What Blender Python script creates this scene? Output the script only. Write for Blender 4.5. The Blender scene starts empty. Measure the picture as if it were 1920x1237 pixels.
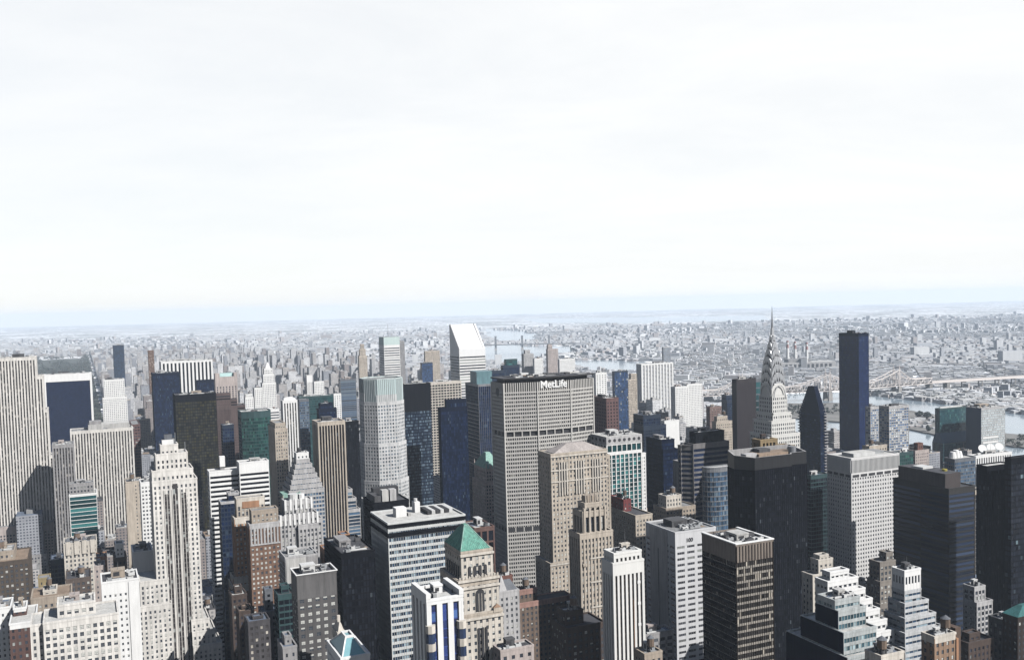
import bpy, math, random
from mathutils import Vector, Matrix, Euler
R_ = math.radians
sc = bpy.context.scene
COL = sc.collection
# ------------------------------------------------------------------ camera
FPX, CX, CY, EYE = 1815.0, 960.0, 668.0, 320.0
PITCH, ROLL = math.atan(98/1815), 0.0265
CAMROT = Euler((math.pi/2-PITCH, 0, 0)).to_matrix() @ Matrix.Rotation(-ROLL, 3, 'Z')
cam = bpy.data.cameras.new('camera'); camo = bpy.data.objects.new('camera', cam); COL.objects.link(camo)
cam.sensor_width = 36; cam.lens = 36*FPX/1920; cam.shift_y = (CY-618.5)/1920
cam.clip_start = 1; cam.clip_end = 90000
camo.matrix_world = Matrix.Translation((0, 0, EYE)) @ CAMROT.to_4x4()
sc.camera = camo
# ------------------------------------------------------------------ light
SUN_AZ, SUN_EL = 122.0, 41.0          # azimuth clockwise from the camera heading (+Y)
sd = bpy.data.lights.new('sun', 'SUN'); sd.energy = 5.0; sd.angle = R_(.5); sd.color = (1, .98, .95)
so = bpy.data.objects.new('sun', sd); COL.objects.link(so)
sv = Vector((math.sin(R_(SUN_AZ))*math.cos(R_(SUN_EL)), math.cos(R_(SUN_AZ))*math.cos(R_(SUN_EL)), math.sin(R_(SUN_EL))))
so.rotation_euler = sv.to_track_quat('Z', 'Y').to_euler()
wd = bpy.data.worlds.new('World'); sc.world = wd; wd.use_nodes = True
N = wd.node_tree.nodes; L = wd.node_tree.links
bgn = N['Background']; bgn.inputs[1].default_value = .0508
sky = N.new('ShaderNodeTexSky'); sky.sky_type = 'NISHITA'; sky.sun_disc = False
sky.sun_elevation = R_(SUN_EL); sky.sun_rotation = R_(SUN_AZ); sky.dust_density = 0.3; sky.altitude = 300
tc = N.new('ShaderNodeTexCoord'); sx = N.new('ShaderNodeSeparateXYZ'); cb = N.new('ShaderNodeCombineXYZ')
mx = N.new('ShaderNodeMath'); mx.operation = 'MAXIMUM'; mx.inputs[1].default_value = .012
L.new(tc.outputs['Generated'], sx.inputs[0]); L.new(sx.outputs[2], mx.inputs[0])
L.new(sx.outputs[0], cb.inputs[0]); L.new(sx.outputs[1], cb.inputs[1]); L.new(mx.outputs[0], cb.inputs[2])
L.new(cb.outputs[0], sky.inputs[0])
# thin bright veil of high cloud: stretched on the dome as a flat layer would be
zz = N.new('ShaderNodeMath'); zz.operation = 'ADD'; zz.inputs[1].default_value = .12; L.new(mx.outputs[0], zz.inputs[0])
dv = N.new('ShaderNodeVectorMath'); dv.operation = 'DIVIDE'; cz = N.new('ShaderNodeCombineXYZ')
for i in range(3): L.new(zz.outputs[0], cz.inputs[i])
L.new(cb.outputs[0], dv.inputs[0]); L.new(cz.outputs[0], dv.inputs[1])
mp = N.new('ShaderNodeMapping'); mp.inputs['Rotation'].default_value = (0, 0, -.7); mp.inputs['Scale'].default_value = (.55, .95, 1)
L.new(dv.outputs[0], mp.inputs[0])
nz = N.new('ShaderNodeTexNoise'); nz.inputs['Scale'].default_value = 1.1; nz.inputs['Detail'].default_value = 7; nz.inputs['Roughness'].default_value = .66; nz.inputs['Distortion'].default_value = .35
L.new(mp.outputs[0], nz.inputs['Vector'])
rp = N.new('ShaderNodeValToRGB'); rp.color_ramp.elements[0].position = .36; rp.color_ramp.elements[1].position = .64
rp.color_ramp.elements[0].color = (.88, .88, .88, 1); rp.color_ramp.elements[1].color = (1, 1, 1, 1)
L.new(nz.outputs[0], rp.inputs[0])
mxc = N.new('ShaderNodeMix'); mxc.data_type = 'RGBA'
mxc.inputs[7].default_value = (10.2, 10.3, 10.32, 1)
# the veil thins out overhead, where the sky is clear
vr = N.new('ShaderNodeMapRange'); vr.interpolation_type = 'SMOOTHSTEP'; vr.inputs[1].default_value = .30; vr.inputs[2].default_value = .48; vr.inputs[3].default_value = 1; vr.inputs[4].default_value = .0
L.new(sx.outputs[2], vr.inputs[0]); vm = N.new('ShaderNodeMath'); vm.operation = 'MULTIPLY'; L.new(vr.outputs[0], vm.inputs[0]); L.new(rp.outputs[0], vm.inputs[1])
# and is a little thinner away from the sun
vx = N.new('ShaderNodeMapRange'); vx.inputs[1].default_value = -.55; vx.inputs[2].default_value = .25; vx.inputs[3].default_value = .88; vx.inputs[4].default_value = 1
L.new(sx.outputs[0], vx.inputs[0]); vn = N.new('ShaderNodeMath'); vn.operation = 'MULTIPLY'; L.new(vx.outputs[0], vn.inputs[0]); L.new(vm.outputs[0], vn.inputs[1])
L.new(vn.outputs[0], mxc.inputs[0]); L.new(sky.outputs[0], mxc.inputs[6]); L.new(mxc.outputs[2], bgn.inputs[0])
sc.view_settings.view_transform = 'Standard'; sc.view_settings.look = 'None'
sc.view_settings.exposure = 1.0; sc.view_settings.gamma = 1
cy = sc.cycles
cy.use_denoising = True; cy.max_bounces = 5; cy.diffuse_bounces = 0; cy.glossy_bounces = 3; cy.volume_bounces = 1
cy.caustics_reflective = False; cy.caustics_refractive = False
# ------------------------------------------------------------------ pixel rays (photo pixels, 1920 x 1237)
def ray(px, py): return CAMROT @ Vector(((px-CX)/FPX, (CY-py)/FPX, -1))
def P(px, py, D):
    d = ray(px, py); t = D/d.y
    return Vector((d.x*t, D, EYE+d.z*t))
def G(px, py, z=0):
    d = ray(px, py); t = (z-EYE)/d.z
    return Vector((d.x*t, d.y*t, z))
CI = CAMROT.transposed()
def project(p):
    c = CI @ (Vector(p)-Vector((0, 0, EYE)))
    return (CX+FPX*c.x/-c.z, CY-FPX*c.y/-c.z)
ROT = R_(24); U = Vector((math.cos(ROT), math.sin(ROT), 0)); V = Vector((-math.sin(ROT), math.cos(ROT), 0))
# ------------------------------------------------------------------ materials
MATS = {}
def nmat(name):
    m = bpy.data.materials.new(name); m.use_nodes = True
    return m, m.node_tree.nodes, m.node_tree.links, m.node_tree.nodes['Principled BSDF']
ALB = .55     # stone, brick and paint under the photo's exposure
def wallmat(c, rough=.85, var=.30, scale=.06, metal=0, spec=.25):
    c = [x*ALB for x in c]
    k = ('w', tuple(c), rough, var, scale, metal)
    if k in MATS: return MATS[k]
    m, n, l, b = nmat('wall_paint')
    t = n.new('ShaderNodeTexCoord'); mp = n.new('ShaderNodeMapping'); mp.inputs['Scale'].default_value = (1, 1, .25)
    l.new(t.outputs['Object'], mp.inputs[0])
    nz = n.new('ShaderNodeTexNoise'); nz.inputs['Scale'].default_value = scale*4; nz.inputs['Detail'].default_value = 6; nz.inputs['Roughness'].default_value = .7
    l.new(mp.outputs[0], nz.inputs['Vector'])
    r = n.new('ShaderNodeValToRGB'); r.color_ramp.elements[0].position = .3; r.color_ramp.elements[1].position = .7
    r.color_ramp.elements[0].color = (*[x*(1-var) for x in c], 1); r.color_ramp.elements[1].color = (*[min(.9, x*(1+var*.45)) for x in c], 1)
    l.new(nz.outputs[0], r.inputs[0])
    # rain streaks and soot: fine noise drawn out down the wall
    m2 = n.new('ShaderNodeMapping'); m2.inputs['Scale'].default_value = (1.1, 1.1, .045); l.new(t.outputs['Object'], m2.inputs[0])
    n2 = n.new('ShaderNodeTexNoise'); n2.inputs['Scale'].default_value = .8; n2.inputs['Detail'].default_value = 5; n2.inputs['Roughness'].default_value = .75; l.new(m2.outputs[0], n2.inputs['Vector'])
    r2 = n.new('ShaderNodeMapRange'); r2.inputs[1].default_value = .35; r2.inputs[2].default_value = .58; r2.inputs[3].default_value = 1-var*.9; r2.inputs[4].default_value = 1; l.new(n2.outputs[0], r2.inputs[0])
    mu = n.new('ShaderNodeMix'); mu.data_type = 'RGBA'; mu.blend_type = 'MULTIPLY'; mu.inputs[0].default_value = 1; l.new(r.outputs[0], mu.inputs[6]); l.new(r2.outputs[0], mu.inputs[7])
    l.new(mu.outputs[2], b.inputs['Base Color'])
    b.inputs['Roughness'].default_value = rough; b.inputs['Metallic'].default_value = metal; b.inputs['Specular IOR Level'].default_value = spec
    MATS[k] = m; return m
def cellnoise(n, l, fl=True):
    uv = n.new('ShaderNodeUVMap'); uv.uv_map = 'UVMap'
    f = n.new('ShaderNodeVectorMath'); f.operation = 'FLOOR'; l.new(uv.outputs[0], f.inputs[0])
    w = n.new('ShaderNodeTexWhiteNoise'); w.noise_dimensions = '2D'; l.new(f.outputs[0], w.inputs[0])
    return uv, w
def glassmat(c, blind=(.24, .25, .24), frac=.14, rough=.12, spec=.3, var=.6):
    k = ('g', tuple(c), tuple(blind), frac, rough, spec, var)
    if k in MATS: return MATS[k]
    m, n, l, b = nmat('window_glass')
    uv, w = cellnoise(n, l)
    r = n.new('ShaderNodeValToRGB'); e = r.color_ramp.elements; r.color_ramp.interpolation = 'LINEAR'
    e[0].position = 0; e[0].color = (*[x*(1-var) for x in c], 1)
    e[1].position = max(.02, 1-frac-.03); e[1].color = (*[x*(1+var) for x in c], 1)
    if frac > 0:
        q = e.new(1-frac+.02); q.color = (*[x*.55 for x in blind], 1); q = e.new(1.0); q.color = (*blind, 1)
    l.new(w.outputs['Value'], r.inputs[0]); l.new(r.outputs[0], b.inputs['Base Color'])
    b.inputs['Roughness'].default_value = rough; b.inputs['Specular IOR Level'].default_value = spec
    # panes never sit perfectly flat: tilt each a little so reflections break up
    nm = n.new('ShaderNodeVectorMath'); nm.operation = 'MULTIPLY_ADD'
    g = n.new('ShaderNodeNewGeometry'); l.new(w.outputs['Color'], nm.inputs[0]); nm.inputs[1].default_value = (.03, .03, .03); 
    sb = n.new('ShaderNodeVectorMath'); sb.operation = 'SUBTRACT'; sb.inputs[1].default_value = (.015, .015, .015)
    l.new(g.outputs['Normal'], sb.inputs[0]); l.new(sb.outputs[0], nm.inputs[2]); l.new(nm.outputs[0], b.inputs['Normal'])
    MATS[k] = m; return m
def patmat(c, win=(.03, .035, .045), fw=.5, fh=.5):
    """wall whose windows are too small in the photo to be anything but a pattern"""
    c = [x*ALB for x in c]; k = ('p', tuple(c), tuple(win), fw, fh)
    if k in MATS: return MATS[k]
    m, n, l, b = nmat('windowed_wall')
    uv, w = cellnoise(n, l)
    fr = n.new('ShaderNodeVectorMath'); fr.operation = 'FRACTION'; l.new(uv.outputs[0], fr.inputs[0])
    s = n.new('ShaderNodeSeparateXYZ'); l.new(fr.outputs[0], s.inputs[0])
    a = n.new('ShaderNodeMath'); a.operation = 'LESS_THAN'; a.inputs[1].default_value = fw; l.new(s.outputs[0], a.inputs[0])
    h = n.new('ShaderNodeMath'); h.operation = 'LESS_THAN'; h.inputs[1].default_value = fh; l.new(s.outputs[1], h.inputs[0])
    t = n.new('ShaderNodeMath'); t.operation = 'MULTIPLY'; l.new(a.outputs[0], t.inputs[0]); l.new(h.outputs[0], t.inputs[1])
    r = n.new('ShaderNodeValToRGB'); e = r.color_ramp.elements
    e[0].position = .6; e[0].color = (*win, 1); e[1].position = 1; e[1].color = (*[min(.8, x*.8) for x in c], 1)
    l.new(w.outputs['Value'], r.inputs[0])
    g = n.new('ShaderNodeNewGeometry'); nz = n.new('ShaderNodeTexNoise'); nz.inputs['Scale'].default_value = .05; nz.inputs['Detail'].default_value = 4
    l.new(g.outputs['Position'], nz.inputs['Vector'])
    v = n.new('ShaderNodeValToRGB'); v.color_ramp.elements[0].position = .3; v.color_ramp.elements[1].position = .7
    v.color_ramp.elements[0].color = (*[x*.8 for x in c], 1); v.color_ramp.elements[1].color = (*[min(.9, x*1.1) for x in c], 1)
    l.new(nz.outputs[0], v.inputs[0])
    mi = n.new('ShaderNodeMix'); mi.data_type = 'RGBA'; l.new(t.outputs[0], mi.inputs[0]); l.new(v.outputs[0], mi.inputs[6]); l.new(r.outputs[0], mi.inputs[7])
    l.new(mi.outputs[2], b.inputs['Base Color']); b.inputs['Roughness'].default_value = .8; b.inputs['Specular IOR Level'].default_value = .2
    MATS[k] = m; return m
# ------------------------------------------------------------------ mesh builder
class MB:
    def __init__(s): s.v = []; s.f = []; s.uv = []; s.mi = []; s.mats = []
    def mid(s, m):
        if m not in s.mats: s.mats.append(m)
        return s.mats.index(m)
    def face(s, pts, m, uv=None):
        k = len(s.v); s.v += [tuple(p) for p in pts]; s.f.append(tuple(range(k, k+len(pts)))); s.uv.append(uv or [(.9, .9)]*len(pts)); s.mi.append(s.mid(m))
    def prism(s, poly, z0, z1, m, mt=None, bottom=False):
        n = len(poly)
        for i in range(n):
            a, b = poly[i], poly[(i+1) % n]
            s.face([(a[0], a[1], z0), (b[0], b[1], z0), (b[0], b[1], z1), (a[0], a[1], z1)], m)
        s.face([(p[0], p[1], z1) for p in poly], mt or m)
        if bottom: s.face([(p[0], p[1], z0) for p in reversed(poly)], m)
    def box(s, x0, x1, y0, y1, z0, z1, m, mt=None): s.prism([(x0, y0), (x1, y0), (x1, y1), (x0, y1)], z0, z1, m, mt, True)
    def obox(s, o, e, n, a0, a1, d0, d1, z0, z1, m):
        """box on a wall: o origin, e unit along, n unit outward"""
        p = [(o[0]+e[0]*a+n[0]*d, o[1]+e[1]*a+n[1]*d) for a, d in ((a0, d1), (a1, d1), (a1, d0), (a0, d0))]
        s.prism(p, z0, z1, m, None, True)
    def loft(s, p0, z0, p1, z1, m):
        n = len(p0)
        for i in range(n):
            j = (i+1) % n
            s.face([(*p0[i], z0), (*p0[j], z0), (*p1[j], z1), (*p1[i], z1)], m)
        s.face([(*p, z1) for p in p1], m)
    def tube(s, a, b, r, m, n=6, r2=None):
        a, b = Vector(a), Vector(b); r2 = r if r2 is None else r2
        d = (b-a).normalized(); x = d.orthogonal().normalized(); y = d.cross(x)
        A = [a+(x*math.cos(t*2*math.pi/n)+y*math.sin(t*2*math.pi/n))*r for t in range(n)]
        B = [b+(x*math.cos(t*2*math.pi/n)+y*math.sin(t*2*math.pi/n))*r2 for t in range(n)]
        for i in range(n):
            j = (i+1) % n; s.face([A[i], A[j], B[j], B[i]], m)
        s.face(B, m); s.face(A[::-1], m)
    def build(s, name, parent=None):
        if not s.f: return None
        me = bpy.data.meshes.new(name); me.from_pydata(s.v, [], s.f)
        for m in s.mats: me.materials.append(m)
        me.polygons.foreach_set('material_index', s.mi)
        ul = me.uv_layers.new(name='UVMap'); flat = [c for f in s.uv for p in f for c in p]; ul.data.foreach_set('uv', flat)
        me.update(); o = bpy.data.objects.new(name, me); COL.objects.link(o)
        if parent: o.parent = parent
        return o
def empty(name, label, cat, loc, rz=ROT, group=None):
    o = bpy.data.objects.new(name, None); COL.objects.link(o); o.location = loc; o.rotation_euler = (0, 0, rz); o.empty_display_size = 5
    o['label'] = label; o['category'] = cat
    if group: o['group'] = group
    return o
def tag(o, label, cat, group=None):
    o['label'] = label; o['category'] = cat
    if group: o['group'] = group
    return o
def setting(o, kind='structure'): o['kind'] = kind; return o
def rect(x0, x1, y0, y1): return [(x0, y0), (x1, y0), (x1, y1), (x0, y1)]
def grow(poly, k):
    """offset a convex ccw polygon outward by k"""
    n = len(poly); out = []
    for i in range(n):
        p0, p1, p2 = Vector(poly[i-1]), Vector(poly[i]), Vector(poly[(i+1) % n])
        e1 = (p1-p0).normalized(); e2 = (p2-p1).normalized(); n1 = Vector((e1.y, -e1.x)); n2 = Vector((e2.y, -e2.x))
        m = (n1+n2); m = m/max(.2, m.dot(n1)); out.append(tuple(p1+m*k))
    return out
# ------------------------------------------------------------------ colours (albedo)
LIME = wallmat((.66, .63, .59)); LIMEL = wallmat((.82, .785, .735)); WHITE = wallmat((.84, .835, .82), var=.1); CREAM = wallmat((.69, .635, .56)); TAN = wallmat((.44, .37, .30))
TANL = wallmat((.55, .48, .40)); BROWN = wallmat((.20, .115, .075)); BRICK = wallmat((.19, .09, .07)); ORANGE = wallmat((.42, .23, .135)); DKBROWN = wallmat((.085, .06, .05)); REDBR = wallmat((.165, .095, .09))
GREY = wallmat((.36, .35, .35)); GREYL = wallmat((.52, .51, .51)); DKGREY = wallmat((.10, .10, .105)); PINK = wallmat((.52, .45, .42)); CONC = wallmat((.56, .55, .53))
BLACK = wallmat((.012, .013, .017), rough=.6, spec=0); BLACKB = wallmat((.008, .013, .032), rough=.6, spec=0); BRONZE = wallmat((.03, .024, .02), rough=.6, spec=0); NAVY = wallmat((.018, .032, .06), rough=.5, spec=.25)
STEEL = wallmat((.30, .31, .33), rough=.5, metal=.3); COPPER = wallmat((.12, .36, .28), var=.45, scale=.15); COPPERL = wallmat((.32, .52, .45), var=.4, scale=.15); TEALW = wallmat((.035, .08, .085)); SLATE = wallmat((.16, .17, .19)); SILVER = wallmat((.66, .67, .69), rough=.32, metal=.55, var=.35, scale=.2)
RF_L = wallmat((.66, .65, .62), var=.35, scale=.03); RF_M = wallmat((.34, .34, .34), var=.4, scale=.03); RF_D = wallmat((.09, .09, .10), var=.4, scale=.03); RF_B = wallmat((.17, .21, .28), var=.4, scale=.03); RF_T = wallmat((.36, .27, .20), var=.4, scale=.03)
MACH = wallmat((.40, .41, .42), var=.3); MACHL = wallmat((.68, .68, .67), var=.2); TANKW = wallmat((.22, .16, .12), var=.4); LOUV = wallmat((.05, .05, .055))
BLINDM = wallmat((.62, .62, .58), var=.15, scale=.3)
G_DK = glassmat((.022, .026, .034)); G_DK2 = glassmat((.02, .022, .03), frac=.10); G_BLK = glassmat((.006, .007, .010), frac=.03, blind=(.05, .06, .07), spec=.005); G_BLKB = glassmat((.005, .010, .028), frac=.05, blind=(.04, .06, .09), spec=.01)
G_BLUE = glassmat((.03, .055, .09), blind=(.12, .17, .22), frac=.2); G_TEAL = glassmat((.008, .036, .04), blind=(.03, .12, .12), frac=.25); G_GRN = glassmat((.006, .026, .024), blind=(.03, .10, .075), frac=.10); G_ROYAL = glassmat((.014, .026, .10), blind=(.05, .10, .24), frac=.12)
G_SLAT = glassmat((.014, .028, .05), blind=(.20, .26, .30), frac=.34); G_PALE = glassmat((.30, .36, .38), blind=(.45, .50, .50), frac=.3); G_OLIVE = glassmat((.018, .018, .014), blind=(.035, .032, .016), frac=.25, spec=.08); G_WARM = glassmat((.03, .028, .028), blind=(.40, .37, .32), frac=.3)
class ST:
    def __init__(s, wall, glass, bay=3.2, fh=3.8, pw=.4, sh=.4, pd=.35, sd=.2, span=None, top=2.5, topm=None, roof=RF_M, every=1):
        s.__dict__.update(locals())
    def mod(s, **k):
        d = {a: b for a, b in s.__dict__.items() if a not in ('s', 'self')}; d.update(k); return ST(**d)
class Parts:
    def __init__(s): s.wall = MB(); s.span = MB(); s.glass = MB(); s.caps = []; s.cells = []
    def build(s, t):
        s.wall.build('facade', t); s.span.build('spandrel', t); s.glass.build('glazing', t); s.build_caps(t)
    def build_caps(s, t):
        for p, r in s.caps: p.build('parapet', t); r.build('roof', t)
SEED = random.Random(7)
def facade(M, poly, z0, z1, st, rec=False, cap=True, roofm=None):
    n = len(poly); uo, vo = SEED.randrange(500), SEED.randrange(500)
    zt = z1-st.top; nf = max(1, round((zt-z0)/st.fh)); fh = (zt-z0)/nf
    norms = []
    for i in range(n):
        a, b = Vector(poly[i]), Vector(poly[(i+1) % n]); e = (b-a); Ln = e.length; e = e/Ln; nr = Vector((e.y, -e.x)); norms.append(nr)
        nb = max(1, round(Ln/st.bay)); bw = Ln/nb
        M.glass.face([(a.x, a.y, z0), (b.x, b.y, z0), (b.x, b.y, z1-.1), (a.x, a.y, z1-.1)], st.glass, [(uo, vo), (uo+nb, vo), (uo+nb, vo+nf+st.top/fh), (uo, vo+nf+st.top/fh)])
        uo += nb+3
        hw = bw*st.pw/2
        if st.pw > 0:
            for k in range(0, nb+1, st.every):
                c = k*bw; M.wall.obox(a, e, nr, max(0, c-hw), min(Ln, c+hw), -.3, st.pd, z0, zt+.2, st.wall)
        if st.sh > 0:
            tgt = M.span if st.span else M.wall; sm = st.span or st.wall
            for f in range(nf):
                z = z0+f*fh; tgt.obox(a, e, nr, 0, Ln, -.3, st.sd, z, z+fh*st.sh, sm)
        M.wall.obox(a, e, nr, 0, Ln, -.3, max(st.pd, st.sd)+.06, zt, z1-.03, st.topm or st.wall)
        if rec:
            ww = bw*(1-st.pw); wh = fh*(1-st.sh)
            for f in range(nf):
                for k in range(nb):
                    c = (k+.5)*bw; p = a+e*c+nr*.06
                    M.cells.append((p.x, p.y, z0+f*fh+fh*st.sh, math.atan2(e.y, e.x), ww, wh, nr))
    pd = max(st.pd, st.sd)+.06
    for i in range(n):
        p = Vector(poly[i]); n1, n2 = norms[i-1], norms[i]; m = n1+n2; m = m/max(.2, m.dot(n1))
        q = [tuple(p-m*.3), tuple(p+n1*pd), tuple(p+m*pd), tuple(p+n2*pd)]
        M.wall.prism(q, z0, z1-.05, st.wall)
    if cap: roofcap(M, poly, z1, st.wall if st.topm is None else st.topm, roofm or st.roof, pd)
def roofcap(M, poly, z1, wm, rm, over=.4, ph=1.0):
    M.para = MB(); M.roof = MB(); M.caps.append((M.para, M.roof)); o = grow(poly, over+.12); i = grow(poly, -.35); n = len(poly)
    for k in range(n):
        j = (k+1) % n
        M.para.face([(*o[k], z1-.08), (*o[j], z1-.08), (*o[j], z1+ph), (*o[k], z1+ph)], wm)
        M.para.face([(*i[j], z1), (*i[k], z1), (*i[k], z1+ph), (*i[j], z1+ph)], wm)
        M.para.face([(*o[k], z1+ph), (*o[j], z1+ph), (*i[j], z1+ph), (*i[k], z1+ph)], wm)
        M.para.face([(*o[j], z1-.08), (*o[k], z1-.08), (*i[k], z1-.08), (*i[j], z1-.08)], wm)
    M.roof.face([(*p, z1+.12) for p in i], rm)
# window units, unit size, faced to -y, scaled per building
def window_mesh(kind):
    m = MB(); fr = wallmat((.16, .16, .16), var=.1); gl = glassmat((.02, .024, .03), frac=0)
    m.box(-.5, .5, -.02, .02, 0, 1, gl)
    m.box(-.5, .5, -.05, -.021, .47, .53, fr)
    m.box(-.04, .04, -.045, -.0205, 0, .47, fr)
    if kind: m.box(-.46, .46, -.04, -.022, {1: .54, 2: .10}[kind], .98, BLINDM)
    ob = m.build('window'); me = ob.data; bpy.data.objects.remove(ob); return me
WMESH = [window_mesh(k) for k in range(3)]
def place_windows(M, t, seed, blind=(.74, .16, .10)):
    """the hundred that show largest as parts of their own, the rest as one part"""
    r = random.Random(seed); cells = [c for c in M.cells if c[6].y < -.3 or c[6].x < -.5]
    cells.sort(key=lambda c: (c[6].y > -.5, -c[2])) if False else cells.sort(key=lambda c: -c[2]-(25 if c[6].y < -.5 else 0))
    gl = glassmat((.02, .024, .03), frac=0); rest = MB()
    for i, (x, y, z, a, ww, wh, nr) in enumerate(cells):
        q = r.random(); k = 0 if q < blind[0] else 1 if q < blind[0]+blind[1] else 2
        if i < 100:
            o = bpy.data.objects.new('window', WMESH[k]); COL.objects.link(o); o.parent = t; o.location = (x, y, z); o.rotation_euler = (0, 0, a); o.scale = (ww, 1, wh)
        else:
            e = Vector((math.cos(a), math.sin(a)))
            for (f0, f1, d, mm) in ([(0, 1, .02, gl)] + ([(.54, .98, .04, BLINDM)] if k == 1 else [(.1, .98, .04, BLINDM)] if k == 2 else [])):
                p, q2 = Vector((x, y))-e*ww*.48+nr*d, Vector((x, y))+e*ww*.48+nr*d
                rest.face([(p.x, p.y, z+wh*f0), (q2.x, q2.y, z+wh*f0), (q2.x, q2.y, z+wh*f1), (p.x, p.y, z+wh*f1)], mm)
    ob = rest.build('window', t)
    if ob: ob['kind'] = 'stuff'
# ------------------------------------------------------------------ roof equipment
def tank(t, x, y, z, r=2.2, h=4):
    m = MB(); m.tube((x, y, z+3), (x, y, z+3+h), r, TANKW, 10); o = m.build('water_tank', t)
    q = MB(); q.tube((x, y, z+3+h), (x, y, z+3+h+1.6), r*1.08, SLATE, 10, .1); q.build('tank_roof', o)
    q = MB()
    for sx_ in (-1, 1):
        for sy_ in (-1, 1): q.box(x+sx_*r*.6-.15, x+sx_*r*.6+.15, y+sy_*r*.6-.15, y+sy_*r*.6+.15, z, z+3, DKGREY)
    q.build('tank_stand', o)
def roofkit(t, x0, x1, y0, y1, z, seed, old=False, mat=None, dense=1):
    r = random.Random(seed); w, d = x1-x0, y1-y0
    if w < 5 or d < 5: return
    pw, pdp = w*r.uniform(.22, .42), d*r.uniform(.25, .45); px = x0+w*r.uniform(.15, .45); py = y0+d*r.uniform(.3, .5); ph = r.uniform(2.6, 4.6)
    m = MB(); pm = mat or r.choice([MACHL, GREYL, CONC, GREY, DKGREY, PINK, TAN])
    px1, py1 = min(px+pw, x1-.6), min(py+pdp, y1-.6)
    m.box(px, px1, py, py1, z, z+ph, pm, RF_M)
    m.box(px-.2, px1+.2, py-.2, py1+.2, z+ph-.5, z+ph+.25, pm)
    m.box(px+pw*.15, px+pw*.6, py-.12, py, z+1, z+ph-1, LOUV)
    m.box(px-.12, px, py+pdp*.2, py+pdp*.7, z+1, z+ph-1, LOUV)
    m.build('penthouse', t)
    n = int(min(9, max(2, w*d/100))*dense)
    for i in range(n):
        ax, ay = r.uniform(x0+1.5, x1-3), r.uniform(y0+1.2, y1-3)
        if px-3 < ax < px+pw+1 and py-3 < ay < py+pdp+1: ay = y0+r.uniform(.8, max(1, py-y0-3))
        aw, ad, ah = r.uniform(1.5, min(5, w*.2+1)), r.uniform(1.5, 3), r.uniform(1.2, 2.6)
        ax = min(ax, x1-aw-.6); m = MB(); mm = r.choice([MACH, MACHL, MACH, DKGREY]); k = r.random()
        m.box(ax, ax+aw, ay, ay+ad, z+.4, z+ah, mm); m.box(ax+.2, ax+aw-.2, ay+.2, ay+ad-.2, z, z+.4, DKGREY)
        m.tube((ax+aw*.5, ay+ad*.5, z+ah), (ax+aw*.5, ay+ad*.5, z+ah+.35), min(aw, ad)*.35, LOUV, 8)
        m.build('air_handler', t)
    if r.random() < .6:
        m = MB(); ay = y0+d*r.uniform(.08, .2); m.box(x0+w*.1, x0+w*r.uniform(.5, .9), ay, ay+.9, z+.3, z+1.1, MACHL); m.build('duct', t)
    m = MB()
    for i in range(int(min(8, 2+w*d/120))):
        ax, ay = r.uniform(x0+.8, x1-.8), r.uniform(y0+.8, y1-.8); m.tube((ax, ay, z), (ax, ay, z+r.uniform(.7, 1.8)), .22, r.choice([MACH, DKGREY]), 6)
    m.build('vent_pipe', t); m = MB()
    for i in range(r.randint(2, 5)):
        qx, qy = r.uniform(x0+.5, x1-3), r.uniform(y0+.5, y1-3); qw, qd = r.uniform(2, min(9, x1-qx-.3)) if x1-qx > 2.5 else 1.5, r.uniform(1.5, min(7, y1-qy-.3)) if y1-qy > 2.5 else 1.2
        zq = z+.02+i*.006; m.face([(qx, qy, zq), (qx+qw, qy, zq), (qx+qw, qy+qd, zq), (qx, qy+qd, zq)], r.choice([RF_D, RF_M, RF_B, RF_T, RF_L]))
    m.build('roof_patch', t)
    if r.random() < .25: part(t, 'aerial', lambda m: m.tube((px+pw*.5, py+.5, z+ph), (px+pw*.5, py+.5, z+ph+r.uniform(4, 9)), .16, STEEL, 5, .05))
    if old: tank(t, x0+w*r.uniform(.2, .8), y0+d*r.uniform(.2, .35), z, min(2.4, w*.12+.8))
FOOT = []       # footprints in grid coordinates, so nothing generated lands inside a building
class Tower: pass
def solve(px, depth=None, exact=False):
    xl, xc, xr, yt, D = px; b = Tower(); C = P(xc, yt, D); b.C = C
    rr = ray(xr, yt); r = rr.x/rr.y; b.w = (r*C.y-C.x)/(U.x-r*U.y)
    if (depth is None or xc > 300) and not exact:
        lr = ray(xl, yt); l = lr.x/lr.y; dd = (l*C.y-C.x)/(V.x-l*V.y); depth = dd if depth is None else min(depth, max(dd, 9 if xc > 640 else 14))
    b.d = depth; b.h = C.z; b.D = D; b.xc = xc
    b.base = Vector((C.x, C.y, 0))+U*b.w/2+V*b.d/2
    g = Vector((b.base.dot(U), b.base.dot(V))); b.gu, b.gv = g; FOOT.append((g.x-b.w/2, g.x+b.w/2, g.y-b.d/2, g.y+b.d/2, b.h))
    b.x0, b.x1, b.y0, b.y1 = -b.w/2, b.w/2, -b.d/2, b.d/2
    def z(y, dy=0): return P(xc, y, C.y+dy*V.y).z
    def X(x, y=None):
        q = ray(x, y or yt); s = q.x/q.y; return (s*C.y-C.x)/(U.x-s*U.y)-b.w/2
    b.z = z; b.X = X
    return b
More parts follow.
